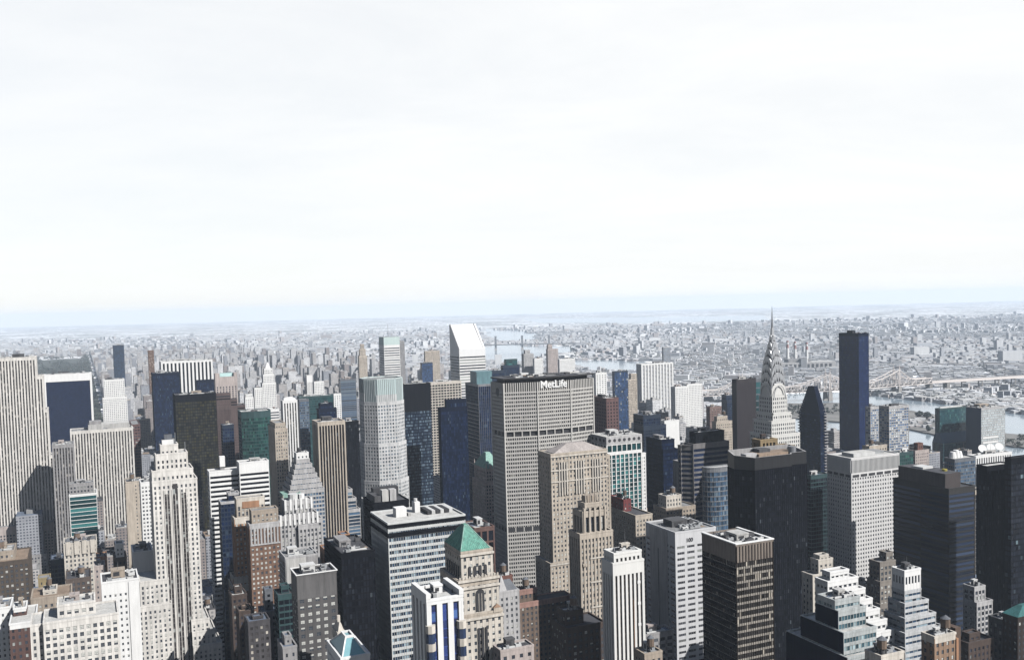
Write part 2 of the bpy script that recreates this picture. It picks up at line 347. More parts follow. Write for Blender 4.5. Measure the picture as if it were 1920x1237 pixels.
def tower(label, px, st, depth=None, tiers=(), low=(), name='office_tower', cat='skyscraper', win=None, kit=1, old=False, roofm=None, kitm=None, group=None, dense=1):
    b = solve(px, depth); t = empty(name, label, cat, b.base, group=group); b.t = t; M = Parts(); b.M = M
    x0, x1, y0, y1 = b.x0, b.x1, b.y0, b.y1; zz = b.h
    zl = 0
    for (l, r, f, bk, yp) in low:          # wider storeys below, metres outward
        zt = b.z(yp); facade(M, rect(x0-l, x1+r, y0-f, y1+bk), 0, zt, st, rec=bool(win)); zl = max(zl, 0)
    facade(M, rect(x0, x1, y0, y1), 0, b.h, st, rec=bool(win), roofm=roofm)
    cur = (x0, x1, y0, y1); zz = b.h
    for tr in tiers:                        # narrower storeys above, fractions of the main plan
        a0, a1, c0, c1, yp = tr[:5]; s2 = tr[5] if len(tr) > 5 else st
        q = (x0+b.w*a0, x0+b.w*a1, y0+b.d*c0, y0+b.d*c1); zt = b.z(yp, b.d*c0)
        if zt < zz+1: zt = zz+4
        facade(M, rect(*q), zz+.1, zt, s2.mod(top=min(s2.top, (zt-zz)*.4)), rec=bool(win), roofm=roofm); cur = q; zz = zt
    M.build(t)
    if win: place_windows(M, t, px[0], win if isinstance(win, tuple) else (.74, .16, .10))
    if kit: roofkit(t, cur[0]+.6, cur[1]-.6, cur[2]+.6, cur[3]-.6, zz+.12, int(px[1]*7+px[3]), old, kitm, dense)
    b.top = zz; b.cur = cur
    return b
def part(t, name, fn):
    m = MB(); fn(m); return m.build(name, t)
# ------------------------------------------------------------------ named buildings, left of the photo to the right
SPD = wallmat((.20, .18, .17)); SPB = wallmat((.05, .05, .055)); SPM = wallmat((.12, .11, .105))
G_STRIP = glassmat((.018, .017, .018), blind=(.26, .24, .22), frac=.16)
S_STRIPE = ST(LIMEL, G_STRIP, bay=3.3, fh=3.9, pw=.50, sh=.32, pd=.9, sd=.12, span=SPM, top=3)
S_PUNCH = ST(LIME, G_DK, bay=3.4, fh=3.7, pw=.48, sh=.42, pd=.35, sd=.28, top=2.5)
S_CREAMP = ST(CREAM, G_DK, bay=3.2, fh=3.6, pw=.55, sh=.45, pd=.35, sd=.28, top=2.5)
S_WHITEP = ST(WHITE, G_DK, bay=3.2, fh=3.5, pw=.6, sh=.5, pd=.35, sd=.3, top=3)
S_TANP = ST(TAN, G_DK, bay=3.2, fh=3.6, pw=.55, sh=.48, pd=.35, sd=.28, top=2.5)
S_TANLP = ST(TANL, G_WARM, bay=3.3, fh=3.6, pw=.55, sh=.48, pd=.4, sd=.28, top=2.5)
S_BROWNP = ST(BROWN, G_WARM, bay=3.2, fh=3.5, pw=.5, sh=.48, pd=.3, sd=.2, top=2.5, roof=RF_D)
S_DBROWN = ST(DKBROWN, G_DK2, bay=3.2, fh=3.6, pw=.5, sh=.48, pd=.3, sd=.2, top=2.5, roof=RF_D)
S_BLACK = ST(BLACK, G_BLK, bay=1.8, fh=3.8, pw=.18, sh=.3, pd=.25, sd=.08, top=3, roof=RF_D)
S_BLACKB = ST(BLACKB, G_BLKB, bay=1.8, fh=3.8, pw=.18, sh=.3, pd=.25, sd=.08, top=4, roof=RF_D)
S_NAVY = ST(NAVY, G_BLKB, bay=2.6, fh=3.7, pw=.2, sh=.3, pd=.2, sd=.12, top=4, roof=RF_B)
S_GREYP = ST(GREY, G_DK, bay=3, fh=3.7, pw=.5, sh=.45, pd=.3, sd=.2, top=2.5)
S_BANDW = ST(WHITE, G_DK2, bay=40, fh=3.9, pw=.02, sh=.5, pd=.1, sd=.35, top=3.5, roof=RF_L)
S_BLUEG = ST(SLATE, G_BLUE, bay=2, fh=3.8, pw=.15, sh=.3, pd=.12, sd=.2, top=3, roof=RF_M)

# 30-storey limestone slab at the left edge
b = tower('tall limestone slab with dark vertical window strips and stepped shoulders at the left edge', (-150, -150, 66, 679, 1130), S_STRIPE, depth=34, kit=None, name='limestone_skyscraper')
M = Parts()
for (xr, yp, f0) in ((80, 717, 1.5), (89, 783, 3), (100, 874, 4.5)):
    facade(M, rect(b.x0-6, b.X(xr, yp), b.y0+f0, b.y1-f0), 0, b.z(yp), S_STRIPE)
facade(M, rect(b.x0-30, b.X(101, 1000), b.y0-14, b.y1+12), 0, b.z(1000), S_PUNCH.mod(top=9, wall=PINK))
facade(M, rect(b.x0-30, b.X(90, 1052), b.y0-34, b.y0-15), 0, b.z(1052), S_PUNCH.mod(wall=GREY))
M.build(b.t); roofkit(b.t, b.x1-40, b.x1-3, b.y0+3, b.y1-3, b.h+.1, 5)
part(b.t, 'beacon_mast', lambda m: [m.tube((b.x1-60, 0, b.h), (b.x1-60, 0, b.h+9), 1.2, STEEL, 8), m.box(b.x1-75, b.x1-45, -9, 9, b.h, b.h+3, LIME)])

# black glass slab in a white travertine frame, foot flaring outwards
b = solve((81, 81, 172, 703, 1763), 32); t = empty('office_tower', 'black glass slab tower framed by a broad white travertine border', 'skyscraper', b.base); b.t = t
m = MB(); fr = b.w*.045
def flare(z): return 0 if z > 75 else 22*((75-z)/75)**2
zs = [0, 10, 20, 30, 42, 55, 75, b.h]
for sx0, sx1 in ((b.x0, b.x0+fr), (b.x1-fr, b.x1)):
    for i in range(len(zs)-1): m.loft(rect(sx0, sx1, b.y0-flare(zs[i]), b.y1+flare(zs[i])), zs[i], rect(sx0, sx1, b.y0-flare(zs[i+1]), b.y1+flare(zs[i+1])), zs[i+1], WHITE)
m.box(b.x0+fr, b.x1-fr, b.y0, b.y1, b.z(717), b.h-.05, WHITE, RF_L); m.build('travertine_frame', t)
m = MB(); G_SOL = glassmat((.005, .009, .026), frac=0, spec=.08, var=.2)
for i in range(len(zs)-1):
    za, zb = zs[i], min(zs[i+1], b.z(717)-.05); nfl = (zb-za)/3.8
    for s in (-1, 1):
        ya, yb = (b.y0-flare(za)+1, b.y0-flare(zb)+1) if s < 0 else (b.y1+flare(za)-1, b.y1+flare(zb)-1)
        q = [(b.x0+fr, ya, za), (b.x1-fr, ya, za), (b.x1-fr, yb, zb), (b.x0+fr, yb, zb)]
        m.face(q if s < 0 else q[::-1], G_SOL, [(0, za/3.8), (22, za/3.8), (22, zb/3.8), (0, zb/3.8)])
m.build('glazing', t); m = MB()
for k in range(1, int(b.z(717)/3.8)):
    z = k*3.8; m.box(b.x0+fr, b.x1-fr, b.y0-flare(z)+.93, b.y0-flare(z)+1.3, z, z+.35, BLACKB)
m.build('floor_line', t); roofkit(t, b.x0+8, b.x1-8, b.y0+4, b.y1-4, b.h, 3, mat=DKGREY)

tower('short grey stone slab with fine vertical strips at the foot of the black glass slab', (99, 99, 137, 836, 1130), S_STRIPE.mod(wall=GREY, bay=3, pw=.5), depth=30, kit=3)
b = tower('wide white-grey slab of vertical strips with a dark louvred crown band', (133, 133, 248, 810, 1250), S_STRIPE.mod(bay=3.6, pd=1), depth=34, kit=7)
part(b.t, 'crown_louvre', lambda m: [m.box(b.x0+2+k*3.6, b.x0+4+k*3.6, b.y0-.7, b.y0-.05, b.h-17, b.h-4, LOUV) for k in range(int((b.w-4)/3.6))])
part(b.t, 'roof_annex', lambda m: (m.box(b.x0+b.w*.28, b.x1-3, b.y0+6, b.y1-3, b.h, b.h+7, CONC, RF_L), m.box(b.x0+b.w*.3, b.x0+b.w*.5, b.y0+8, b.y1-8, b.h+7, b.h+11, GREY)))
b2 = tower('brown stone wing stepping down behind the right end of the white-grey striped slab', (246, 247, 262, 797, 1300), ST(REDBR, G_DK, bay=4, fh=4, pw=.3, sh=.55, pd=.1, sd=.3), depth=60, kit=0)
tower('small teal glass office block with thin white floor bands', (130, 130, 181, 930, 960), ST(WHITE, G_TEAL, bay=30, fh=4, pw=.02, sh=.13, pd=.1, sd=.3, top=1.2, roof=RF_L), depth=26, tiers=((.02, .9, .3, .9, 909, S_GREYP),), kit=2, kitm=GREYL)
tower('white hotel tower dotted with small square windows beside the park', (188, 194, 233, 713, 1900), S_WHITEP.mod(bay=3.6, pw=.62), low=((3, 3, 4, 2, 746),), depth=30, name='hotel_tower', kit=4)
b = tower('slim beige tower with a blank left wall behind the cream setback skyscraper', (234, 236, 265, 905, 910), ST(TANL, G_DK, bay=3.2, fh=3.6, pw=.72, sh=.6, pd=.3, sd=.25, top=3), depth=22, kit=2, old=True)
part(b.t, 'blank_wall', lambda m: m.box(b.x0-.6, b.x0+b.w*.5, b.y0-.75, b.y0-.42, 0, b.h-.6, TANL))
tower('narrow white tower with paired windows squeezed left of the cream setback skyscraper', (263, 264, 283, 906, 860), S_WHITEP.mod(bay=2.6, pw=.45), depth=20, kit=1, win=True)

# cream art-deco setback skyscraper
S500 = ST(LIMEL, G_DK2, bay=3.0, fh=3.6, pw=.58, sh=.42, pd=.3, sd=.22, top=3, roof=RF_L)
b = tower('tall cream art deco skyscraper with three dark window strips down its front and stepped base', (286, 286, 369, 905, 690), S500, depth=30, kit=None, win=(.75, .15, .1), name='deco_skyscraper', cat='skyscraper')
M = Parts(); w = b.w
for (a, e, f0, f1, yp) in ((b.X(286, 890), b.X(362, 885), 2, 4, 886), (b.X(293, 858), b.X(352, 855), 4, 8, 856), (b.X(303, 848), b.X(335, 848), 7, 12, 840)):
    facade(M, rect(a, e, b.y0+f0, b.y1-f1), b.h-30 if yp > 850 else b.z(856), b.z(yp), S500.mod(top=4))
M.build(b.t); zt = b.z(840)
part(b.t, 'crown', lambda m: (m.box(b.X(306, 840), b.X(331, 840), b.y0+10, b.y1-14, zt, zt+4, WHITE, RF_M), m.box(b.X(311, 840), b.X(326, 840), b.y0+11, b.y1-15, zt+4, zt+7.5, SLATE, RF_D), m.tube((b.X(334), b.y0+9, zt), (b.X(334), b.y0+9, zt+9), .3, STEEL, 5), m.tube((b.X(349, 850), b.y0+7, b.z(856)), (b.X(349, 850), b.y0+7, b.z(856)+8), .3, STEEL, 5)))
STRIP = glassmat((.022, .02, .02), frac=.12)
for k in range(3):
    xa = b.x0+w*(.25+.19*k); m = MB()
    m.face([(xa, b.y0-.40, 8), (xa+w*.115, b.y0-.40, 8), (xa+w*.115, b.y0-.40, b.h-(2 if k == 1 else 9)), (xa, b.y0-.40, b.h-(2 if k == 1 else 9))], STRIP, [(0, k*90), (2, k*90), (2, k*90+50), (0, k*90+50)])
    m.build('window_strip', b.t); m = MB()
    for q in range(int((b.h-14)/3.6)): m.box(xa, xa+w*.115, b.y0-.5, b.y0-.41, 8+q*3.6, 9.0+q*3.6, SPM)
    m.box(xa+w*.052, xa+w*.064, b.y0-.75, b.y0-.41, 8, b.h-9, LIMEL); m.box(xa-.45, xa, b.y0-.8, b.y0-.3, 8, b.h-6, LIMEL); m.box(xa+w*.115, xa+w*.115+.45, b.y0-.8, b.y0-.3, 8, b.h-6, LIMEL)
    m.build('strip_mullion', b.t)
M = Parts()
for (px_, yp, f0) in ((392, 1172, 2), (402, 1192, 5), (413, 1216, 9)): facade(M, rect(b.x1-8, b.X(px_, yp), b.y0-f0, b.y1+f0), 0, b.z(yp), S500, rec=True)
for (px_, yp, f0) in ((262, 1086, 3.5), (258, 1130, 7)): facade(M, rect(b.X(px_, yp), b.x0+b.w*(.24 if yp < 1100 else .28), b.y0-f0, b.y1-4), 0, b.z(yp), S500, rec=True)
M.build(b.t); place_windows(M, b.t, 12, (.6, .2, .2))

b = tower('flat white slab dotted with rows of tiny square windows below the cream deco skyscraper', (190, 191, 259, 1094, 560), ST(WHITE, G_DK, bay=3, fh=3.7, pw=.62, sh=.6, pd=.3, sd=.26, top=7, roof=RF_D), depth=22, kit=3, win=(.85, .1, .05))
part(b.t, 'blank_wall', lambda m: m.box(b.x0+b.w*.73, b.x1+.6, b.y0-.8, b.y0-.4, 0, b.h-.6, WHITE))
b = tower('broad cream office block with paired windows and stepped upper storey, bottom left corner', (80, 82, 222, 1170, 480), S500.mod(bay=3.2, pw=.42), depth=24, tiers=((.19, .69, .3, .95, 1141),), kit=6, win=(.5, .25, .25))
M = Parts(); facade(M, rect(b.x0-6, b.x0-.3, b.y0+3, b.y1), 0, b.z(1174), S500, rec=True); M.build(b.t); place_windows(M, b.t, 3)
tower('low tan block with a heavy cornice and rooftop pavilion, lower left', (58, 59, 134, 1124, 600), S_TANP.mod(top=4, roof=RF_T), depth=24, tiers=((.3, .62, .3, .8, 1112, S_CREAMP),), kit=8, old=True, win=True, cat='office block')
tower('old brown office block in shade under the limestone slab at the left edge', (-40, -40, 54, 1060, 700), S_DBROWN.mod(wall=wallmat((.10, .078, .062)), roof=RF_T), depth=40, tiers=((.2, .7, .2, .8, 1040, S_TANP),), kit=3, old=True, win=True, cat='office block')  # wall albedo lowered to stand in for shade that nothing casts here
b = tower('cream chateau style building with a deep court and ornate dormers beside the grey block', (119, 120, 181, 1021, 800), S_CREAMP, depth=24, kit=3, old=True, cat='office block', win=True)
part(b.t, 'dormer', lambda m: [(m.box(b.x0+b.w*f-1.8, b.x0+b.w*f+1.8, b.y0-1.2, b.y0-.4, b.h-9, b.h+2.5, CREAM), m.loft(rect(b.x0+b.w*f-2, b.x0+b.w*f+2, b.y0-1.4, b.y0+1), b.h+2.5, rect(b.x0+b.w*f-.2, b.x0+b.w*f+.2, b.y0-.5, b.y0+.5), b.h+5.5, SLATE)) for f in (.12, .38, .62, .88)])
tower('dark brown loft block with a cluttered flat roof below the chateau style building', (123, 124, 170, 1088, 690), S_DBROWN.mod(wall=wallmat((.13, .10, .085))), depth=26, kit=5, old=True, cat='loft building', win=True)
tower('small pinkish block with a plain parapet between brown lofts', (176, 177, 196, 1063, 720), ST(PINK, G_DK, bay=3.5, fh=4, pw=.7, sh=.6, pd=.2, sd=.15), depth=16, kit=1, cat='loft building')
tower('boxy white building with a ribbed blank parapet beside the cream deco skyscraper', (249, 250, 286, 1037, 720), ST(WHITE, G_DK, bay=2.4, fh=4, pw=.8, sh=.4, pd=.4, sd=.2, top=14), depth=26, kit=2, cat='office block')
tower('low brown block carrying a small white penthouse with a pale gable', (212, 214, 237, 1048, 730), S_DBROWN, depth=20, tiers=((.2, .8, .2, .8, 1022, S_WHITEP),), kit=0, cat='loft building')
tower('short orange brick building with a grey top storey', (180, 181, 200, 1046, 760), ST(ORANGE, G_DK, bay=3.2, fh=3.6, pw=.6, sh=.5, pd=.2, sd=.15), depth=16, kit=1, old=True, cat='loft building')
tower('little white block with square windows cut by the left edge of the photo', (-30, -30, 20, 1145, 560), S_WHITEP.mod(bay=3), depth=20, kit=2, cat='office block', win=True)
tower('red brick block with flat pale roofs in the bottom left corner', (17, 18, 66, 1172, 540), ST(wallmat((.13, .075, .065)), G_DK, bay=3.4, fh=3.8, pw=.6, sh=.5, pd=.2, sd=.15, topm=WHITE, roof=RF_L), depth=34, tiers=((.1, .6, .5, .9, 1160),), kit=4, dense=2, cat='loft building')
tower('yellowish stair tower on a grey block below the limestone slab', (71, 72, 94, 1086, 760), ST(wallmat((.38, .30, .16)), G_DK, bay=5, fh=5, pw=.8, sh=.6, pd=.2, sd=.15), depth=12, kit=0, cat='loft building')
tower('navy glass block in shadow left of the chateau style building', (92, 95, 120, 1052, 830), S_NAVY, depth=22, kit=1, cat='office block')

# --- upper left cluster
b = tower('white tower of bold black and white vertical stripes by the park', (300, 303, 397, 679, 1950), ST(WHITE, G_BLK, bay=7.2, fh=3.7, pw=.5, sh=.1, pd=1.4, sd=.1, span=BLACK, top=3), depth=42, kit=2)
tower('slim pure black glass tower in front of the striped white tower', (285, 286, 336, 701, 1740), S_BLACKB.mod(sh=.05), depth=36, kit=1)
tower('small flat black box tower set against the striped white tower', (368, 369, 401, 714, 1820), S_BLACKB.mod(sh=.05), depth=30, kit=0)
b = tower('pinkish granite tower whose top is cut by a broad pale green notch', (402, 404, 444, 708, 1660), ST(PINK, G_DK, bay=5, fh=3.8, pw=.6, sh=.3, pd=.6, sd=.2, top=16), depth=38, kit=None)
part(b.t, 'crown', lambda m: (m.box(b.x0-.4, b.x0+b.w*.2, b.y0-.4, b.y1, b.h, b.h+7, PINK), m.box(b.x1-b.w*.14, b.x1+.4, b.y0-.4, b.y1, b.h, b.h+7, PINK), m.box(b.x0+b.w*.2, b.x1-b.w*.14, b.y1-2, b.y1, b.h, b.h+7, wallmat((.45, .62, .60)))))
part(b.t, 'notch_roof', lambda m: m.loft(rect(b.x0+b.w*.2, b.x1-b.w*.14, b.y0+2, b.y1-2), b.h+.3, rect(b.x0+b.w*.2, b.x1-b.w*.14, b.y1-4, b.y1-2), b.h+6, wallmat((.45, .62, .60))))
tower('massive dark olive glass tower with a faint window grid, behind the white banded slab', (324, 328, 405, 742, 1250), ST(BLACK, G_OLIVE, bay=3, fh=3.9, pw=.16, sh=.25, pd=.12, sd=.08, top=9, roof=RF_D), kit=3, depth=40)
tower('dark brown stone tower with fine floor lines stepping down right of the olive glass tower', (395, 396, 432, 740, 1400), ST(REDBR.copy() if False else wallmat((.12, .085, .08)), G_BLK, bay=20, fh=3.8, pw=.03, sh=.5, pd=.1, sd=.25, roof=RF_D), low=((0, 9, 0, 6, 752), (0, 20, 0, 12, 764)), depth=34, kit=0)
tower('narrow navy glass tower hidden between the olive tower and the green glass tower', (416, 417, 438, 798, 1210), S_NAVY, depth=26, kit=1)
b = solve((436, 453, 508, 774, 1150), 30); t = empty('office_tower', 'bottle green glass tower with a bowed front and bright reflecting floor bands', 'skyscraper', b.base); M = Parts()
pl = [(b.x0+b.w*.0, b.y0+3)]+[(b.x0+b.w*f, b.y0+3-5*math.sin(math.pi*f)) for f in (.2, .4, .6, .8)]+[(b.x1, b.y0+3), (b.x1, b.y1), (b.x0, b.y1)]
facade(M, pl, 0, b.h, ST(TEALW, G_GRN, bay=2, fh=4, pw=.1, sh=.25, pd=.08, sd=.15, top=7, roof=RF_L)); M.build(t); roofkit(t, b.x0+2, b.x1-2, b.y0+6, b.y1-2, b.h+.2, 9, mat=MACHL)
tower('white office tower with thick black floor bands right of the green glass tower', (506, 507, 523, 768, 1420), S_BANDW, depth=30, kit=1)
b = tower('slender white tower with a pointed stepped crown rising over the apartment blocks', (489, 492, 517, 719, 1850), S_WHITEP.mod(bay=3, pw=.55), depth=24, tiers=((.1, .9, .1, .9, 703), (.2, .8, .2, .8, 692)), kit=None, name='apartment_tower')
part(b.t, 'spire', lambda m: m.loft(rect(b.cur[0]+2, b.cur[1]-2, b.cur[2]+2, b.cur[3]-2), b.top, rect(-1, 1, -1, 1), b.z(680), WHITE))
tower('pale low tower with a twin topped front left of the white pointed tower', (458, 460, 475, 746, 1600), S_WHITEP, depth=24, tiers=((.1, .9, .2, .9, 740),), kit=1)
tower('grey-white apartment slab right behind the pale twin topped tower', (476, 477, 491, 728, 1760), S_WHITEP, depth=26, kit=1, name='apartment_tower')
b = tower('pale tower of vertical ribs with a rounded white cap, right of the green glass tower', (528, 531, 556, 752, 1350), S_STRIPE.mod(wall=WHITE, bay=3.4), depth=26, kit=None)
part(b.t, 'crown', lambda m: [m.loft(rect(b.x0+i, b.x1-i, b.y0+i, b.y1-i), b.h+z0, rect(b.x0+j, b.x1-j, b.y0+j, b.y1-j), b.h+z1, WHITE) for i, j, z0, z1 in ((.5, 1.2, 0, 2.5), (1.2, 3, 2.5, 4), (3, 5.5, 4, 4.8))])
b = tower('dark bottle green tower with flat top behind the rounded white cap', (559, 561, 625, 745, 1500), ST(TEALW, glassmat((.008, .03, .032), frac=.05, blind=(.04, .09, .09)), bay=2.4, fh=3.9, pw=.1, sh=.3, pd=.1, sd=.1, roof=RF_L), depth=36, kit=2)
tower('narrow grey-green glass strip tower attached to the dark green tower', (560, 561, 579, 750, 1440), S_BLUEG, depth=20, kit=0)
tower('black glass block with glinting top storeys in front of the dark green tower', (596, 598, 631, 768, 1400), S_BLACKB, depth=30, tiers=((.1, .8, .1, .9, 758),), kit=3)
tower('slender whitish tower at the right shoulder of the dark green tower', (624, 626, 639, 739, 1600), S_WHITEP.mod(bay=3.4), depth=18, kit=1)
tower('white blank topped tower far behind the dark green tower', (574, 575, 585, 704, 2000), ST(WHITE, G_DK, bay=4, fh=4, pw=.8, sh=.6, pd=.2, sd=.2, top=14), depth=20, kit=1)
tower('low white slab beside the blank topped tower', (588, 589, 607, 716, 2050), S_WHITEP, depth=24, kit=1, name='apartment_tower')
tower('dark tower with pale horizontal floors left of the glass crowned tower', (635, 638, 667, 712, 1900), ST(SLATE, G_BLUE, bay=30, fh=3.8, pw=.02, sh=.4, pd=.1, sd=.3, top=3), depth=30, kit=1)
b = tower('tan gothic tower with ornate crown and dark side, right of the green glass tower', (504, 516, 538, 806, 1000), S_TANLP.mod(bay=2.6), depth=None, tiers=((.1, .9, .1, .9, 795),), kit=0, win=True)
b = tower('pale ziggurat of glass grid storeys tapering to a capped top', (552, 556, 580, 863, 900), ST(GREYL, G_BLUE, bay=2.6, fh=3.8, pw=.2, sh=.4, pd=.3, sd=.25, top=3, roof=RF_L), low=tuple((k*1.6, k*1.8, k*1.6, k*1.2, 863+k*9) for k in range(1, 7)), tiers=((.05, .95, .1, .9, 851, S_WHITEP),), depth=18, kit=2, kitm=DKGREY)
tower('tan ribbed office tower with black strips between piers and a top band of openings', (587, 597, 645, 793, 950), ST(TANL, G_BLK, bay=2.9, fh=3.9, pw=.36, sh=.12, pd=.9, sd=.1, span=BRONZE, top=3, roof=RF_M), kit=4, depth=24)
b = FOOT and tower('black glass slab standing right behind the tan ribbed tower', (643, 645, 672, 792, 1010), S_BLACK, depth=30, kit=1)
tower('stepped dark blue terraced building with pale balcony lines below the glass crowned tower', (611, 618, 660, 922, 980), ST(GREYL, G_BLUE, bay=40, fh=3.6, pw=.01, sh=.28, pd=.1, sd=.4, roof=RF_M), low=((3, 3, 3, 2, 938), (6, 6, 6, 3, 958)), tiers=((.2, .8, .1, .9, 906),), depth=24, kit=2)
b = tower('long white slab with bold black window bands, left half lower', (390, 393, 451, 886, 830), S_BANDW.mod(fh=4.1, sh=.5, glass=G_BLK), depth=30, kit=None)
b2 = tower('taller right half of the white slab with bold black window bands', (448, 449, 503, 869, 832), S_BANDW.mod(fh=4.1, sh=.5, glass=G_BLK, top=9), depth=32, kit=3, kitm=CONC)
part(b.t, 'roof_sign_box', lambda m: (m.box(b.X(415, 884), b.X(425, 884), b.y0+8, b.y0+13, b.h+3, b.h+12, WHITE), m.box(b.X(416, 884), b.X(424, 884), b.y0+9, b.y0+12, b.h, b.h+3, GREY)))
tower('dark blue glass block with a thin white roof line left of the orange brick tower', (411, 414, 450, 943, 795), S_NAVY.mod(topm=GREYL, top=1.2), depth=26, tiers=((.45, 1.0, .3, 1, 928),), kit=1, cat='office block')
# orange brick tower with cream top, its brown wing, grey deco tower
b = tower('orange brown brick tower with an ornate cream attic panel, centre left', (438, 440, 468, 973, 725), ST(ORANGE, G_DK, bay=2.8, fh=3.6, pw=.5, sh=.45, pd=.35, sd=.22, top=4, topm=CREAM, roof=RF_T), depth=26, tiers=((.25, 2.1, .35, 1, 937, ST(TANL, G_DK, bay=3, fh=5, pw=.5, sh=.2, pd=.4, sd=.2, top=9, topm=CREAM, roof=RF_M)),), low=((3, 0, 3, 0, 1082), (4, 1, 5, 2, 1096)), kit=0, old=True, win=(.35, .2, .45))
part(b.t, 'attic_panel', lambda m: m.box(b.cur[0]+b.w*.35, b.cur[0]+b.w*1.5, b.cur[2]-.8, b.cur[2]-.5, b.top-7, b.top-2, ORANGE))
S_BRW = ST(wallmat((.22, .13, .09)), G_WARM, bay=2.9, fh=3.6, pw=.5, sh=.48, pd=.3, sd=.2, top=3, topm=GREYL, roof=RF_D)
b = tower('brown brick wing with a pale three storey top in front of the orange brick tower', (465, 468, 524, 985, 700), S_BRW, depth=24, kit=0, win=(.3, .2, .5), tiers=((.12, .98, .25, 1, 960, S_TANP),))
part(b.t, 'pale_top', lambda m: [m.box(b.x0+.2+k*b.w/9, b.x0+1.4+k*b.w/9, b.y0-.75, b.y0-.4, b.h-14, b.h-2.5, GREYL) for k in range(9)]+[m.box(b.x0, b.x1, b.y0-.7, b.y0-.42, b.h-15.2, b.h-14.1, GREYL)])
S_DECO = ST(GREYL, G_DK, bay=3, fh=3.7, pw=.45, sh=.42, pd=.6, sd=.2, top=3, roof=RF_L)
b = tower('grey white art deco tower with scalloped stepped crown beside the brown brick wing', (523, 526, 595, 970, 760), S_DECO, depth=30, tiers=((.15, .86, .1, .9, 942),), kit=None, win=(.5, .2, .3), name='deco_tower')
part(b.t, 'crown_pinnacle', lambda m: [(m.box(xq-.8, xq+.8, yq-.9, yq+.4, zq-7, zq+1.8, WHITE)) for yq, zq, xs in ((b.y0-.1, b.h, [b.x0+b.w*k/8 for k in range(9)]), (b.cur[2]-.1, b.top, [b.cur[0]+(b.cur[1]-b.cur[0])*k/5 for k in range(6)])) for xq in xs])
part(b.t, 'roof_drum', lambda m: (m.tube((-3, 0, b.top), (-3, 0, b.top+5), 4, MACHL, 10), m.tube((4, 2, b.top), (4, 2, b.top+4), 2.6, WHITE, 8)))
M = Parts(); facade(M, rect(b.x1, b.X(604, 980), b.y0+1, b.y1-4), 0, b.z(981), S_DECO, rec=True); facade(M, rect(b.x0+b.w*.47, b.x1-.5, b.y0-2.5, b.y0-.1), 0, b.z(989), S_DECO, rec=True); M.build(b.t); place_windows(M, b.t, 4)
tower('pale green roofed block just behind the grey deco tower', (530, 531, 563, 928, 880), S_TANLP.mod(roof=COPPERL, topm=COPPERL), depth=20, kit=0, cat='office block')
b = tower('grey box with green glass side and blank pale front below the grey deco tower', (517, 535, 595, 1047, 640), ST(GREYL, G_GRN, bay=3, fh=3.8, pw=.1, sh=.2, pd=.2, sd=.15, top=3, roof=RF_M), kit=5, depth=22, cat='office block')
part(b.t, 'blank_wall', lambda m: (m.box(b.x0+.3, b.x0+b.w*.63, b.y0-.6, b.y0-.3, 0, b.h-.5, CONC), m.box(b.x0+b.w*.63+.05, b.x1, b.y0-.55, b.y0-.3, 0, b.h-.5, GREY)))
b = tower('charcoal tower whose windows show bright pale blinds, white roof rim', (547, 557, 630, 1082, 500), ST(wallmat((.11, .105, .105)), G_BLK, bay=4.5, fh=3.7, pw=.48, sh=.5, pd=.25, sd=.2, top=12, topm=wallmat((.15, .145, .145)), roof=RF_D), win=(.28, .32, .4), kit=4, kitm=MACHL, depth=20, dense=2)
part(b.t, 'roof_rim', lambda m: [m.box(b.x0-.8, b.x1+.8, b.y0-.85, b.y0-.1, b.h+1.02, b.h+1.5, WHITE), m.box(b.x0-.8, b.x0-.1, b.y0-.1, b.y1+.8, b.h+1.02, b.h+1.49, WHITE), m.box(b.x1+.1, b.x1+.8, b.y0-.1, b.y1+.8, b.h+1.02, b.h+1.48, WHITE), m.box(b.x0-.1, b.x1+.1, b.y1+.1, b.y1+.8, b.h+1.02, b.h+1.47, WHITE)])
# shaded blocks along the avenue at the bottom
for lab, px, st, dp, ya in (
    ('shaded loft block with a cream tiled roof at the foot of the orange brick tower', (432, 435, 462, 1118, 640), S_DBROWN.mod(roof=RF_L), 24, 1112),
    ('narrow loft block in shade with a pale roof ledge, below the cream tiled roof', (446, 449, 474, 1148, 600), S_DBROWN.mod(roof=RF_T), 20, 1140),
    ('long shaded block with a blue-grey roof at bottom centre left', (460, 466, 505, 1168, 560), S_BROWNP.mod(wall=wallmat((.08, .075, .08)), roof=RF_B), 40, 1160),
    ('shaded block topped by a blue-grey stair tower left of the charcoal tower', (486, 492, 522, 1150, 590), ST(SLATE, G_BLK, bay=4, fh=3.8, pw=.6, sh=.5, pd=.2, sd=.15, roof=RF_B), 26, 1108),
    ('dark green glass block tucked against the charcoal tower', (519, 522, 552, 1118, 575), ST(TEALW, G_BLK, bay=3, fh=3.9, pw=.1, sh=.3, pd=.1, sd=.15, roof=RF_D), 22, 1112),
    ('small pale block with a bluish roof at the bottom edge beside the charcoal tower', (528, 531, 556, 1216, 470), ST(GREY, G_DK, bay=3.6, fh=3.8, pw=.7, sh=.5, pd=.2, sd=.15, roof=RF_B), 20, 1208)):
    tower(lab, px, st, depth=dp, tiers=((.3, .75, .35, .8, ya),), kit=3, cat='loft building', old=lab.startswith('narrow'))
tower('black windowless looking slab in shadow between the charcoal tower and the blue-white banded tower', (606, 640, 702, 1040, 575), S_BLACK.mod(roof=RF_D), depth=44, kit=3, kitm=GREY)
tower('orange brick rooftop house on the shaded slab left of the banded tower', (608, 609, 662, 1032, 650), ST(ORANGE, G_DK, bay=6, fh=6, pw=.7, sh=.5, pd=.2, sd=.15, roof=RF_B), depth=18, tiers=((.62, .9, .1, .8, 1008),), kit=4, cat='loft building')
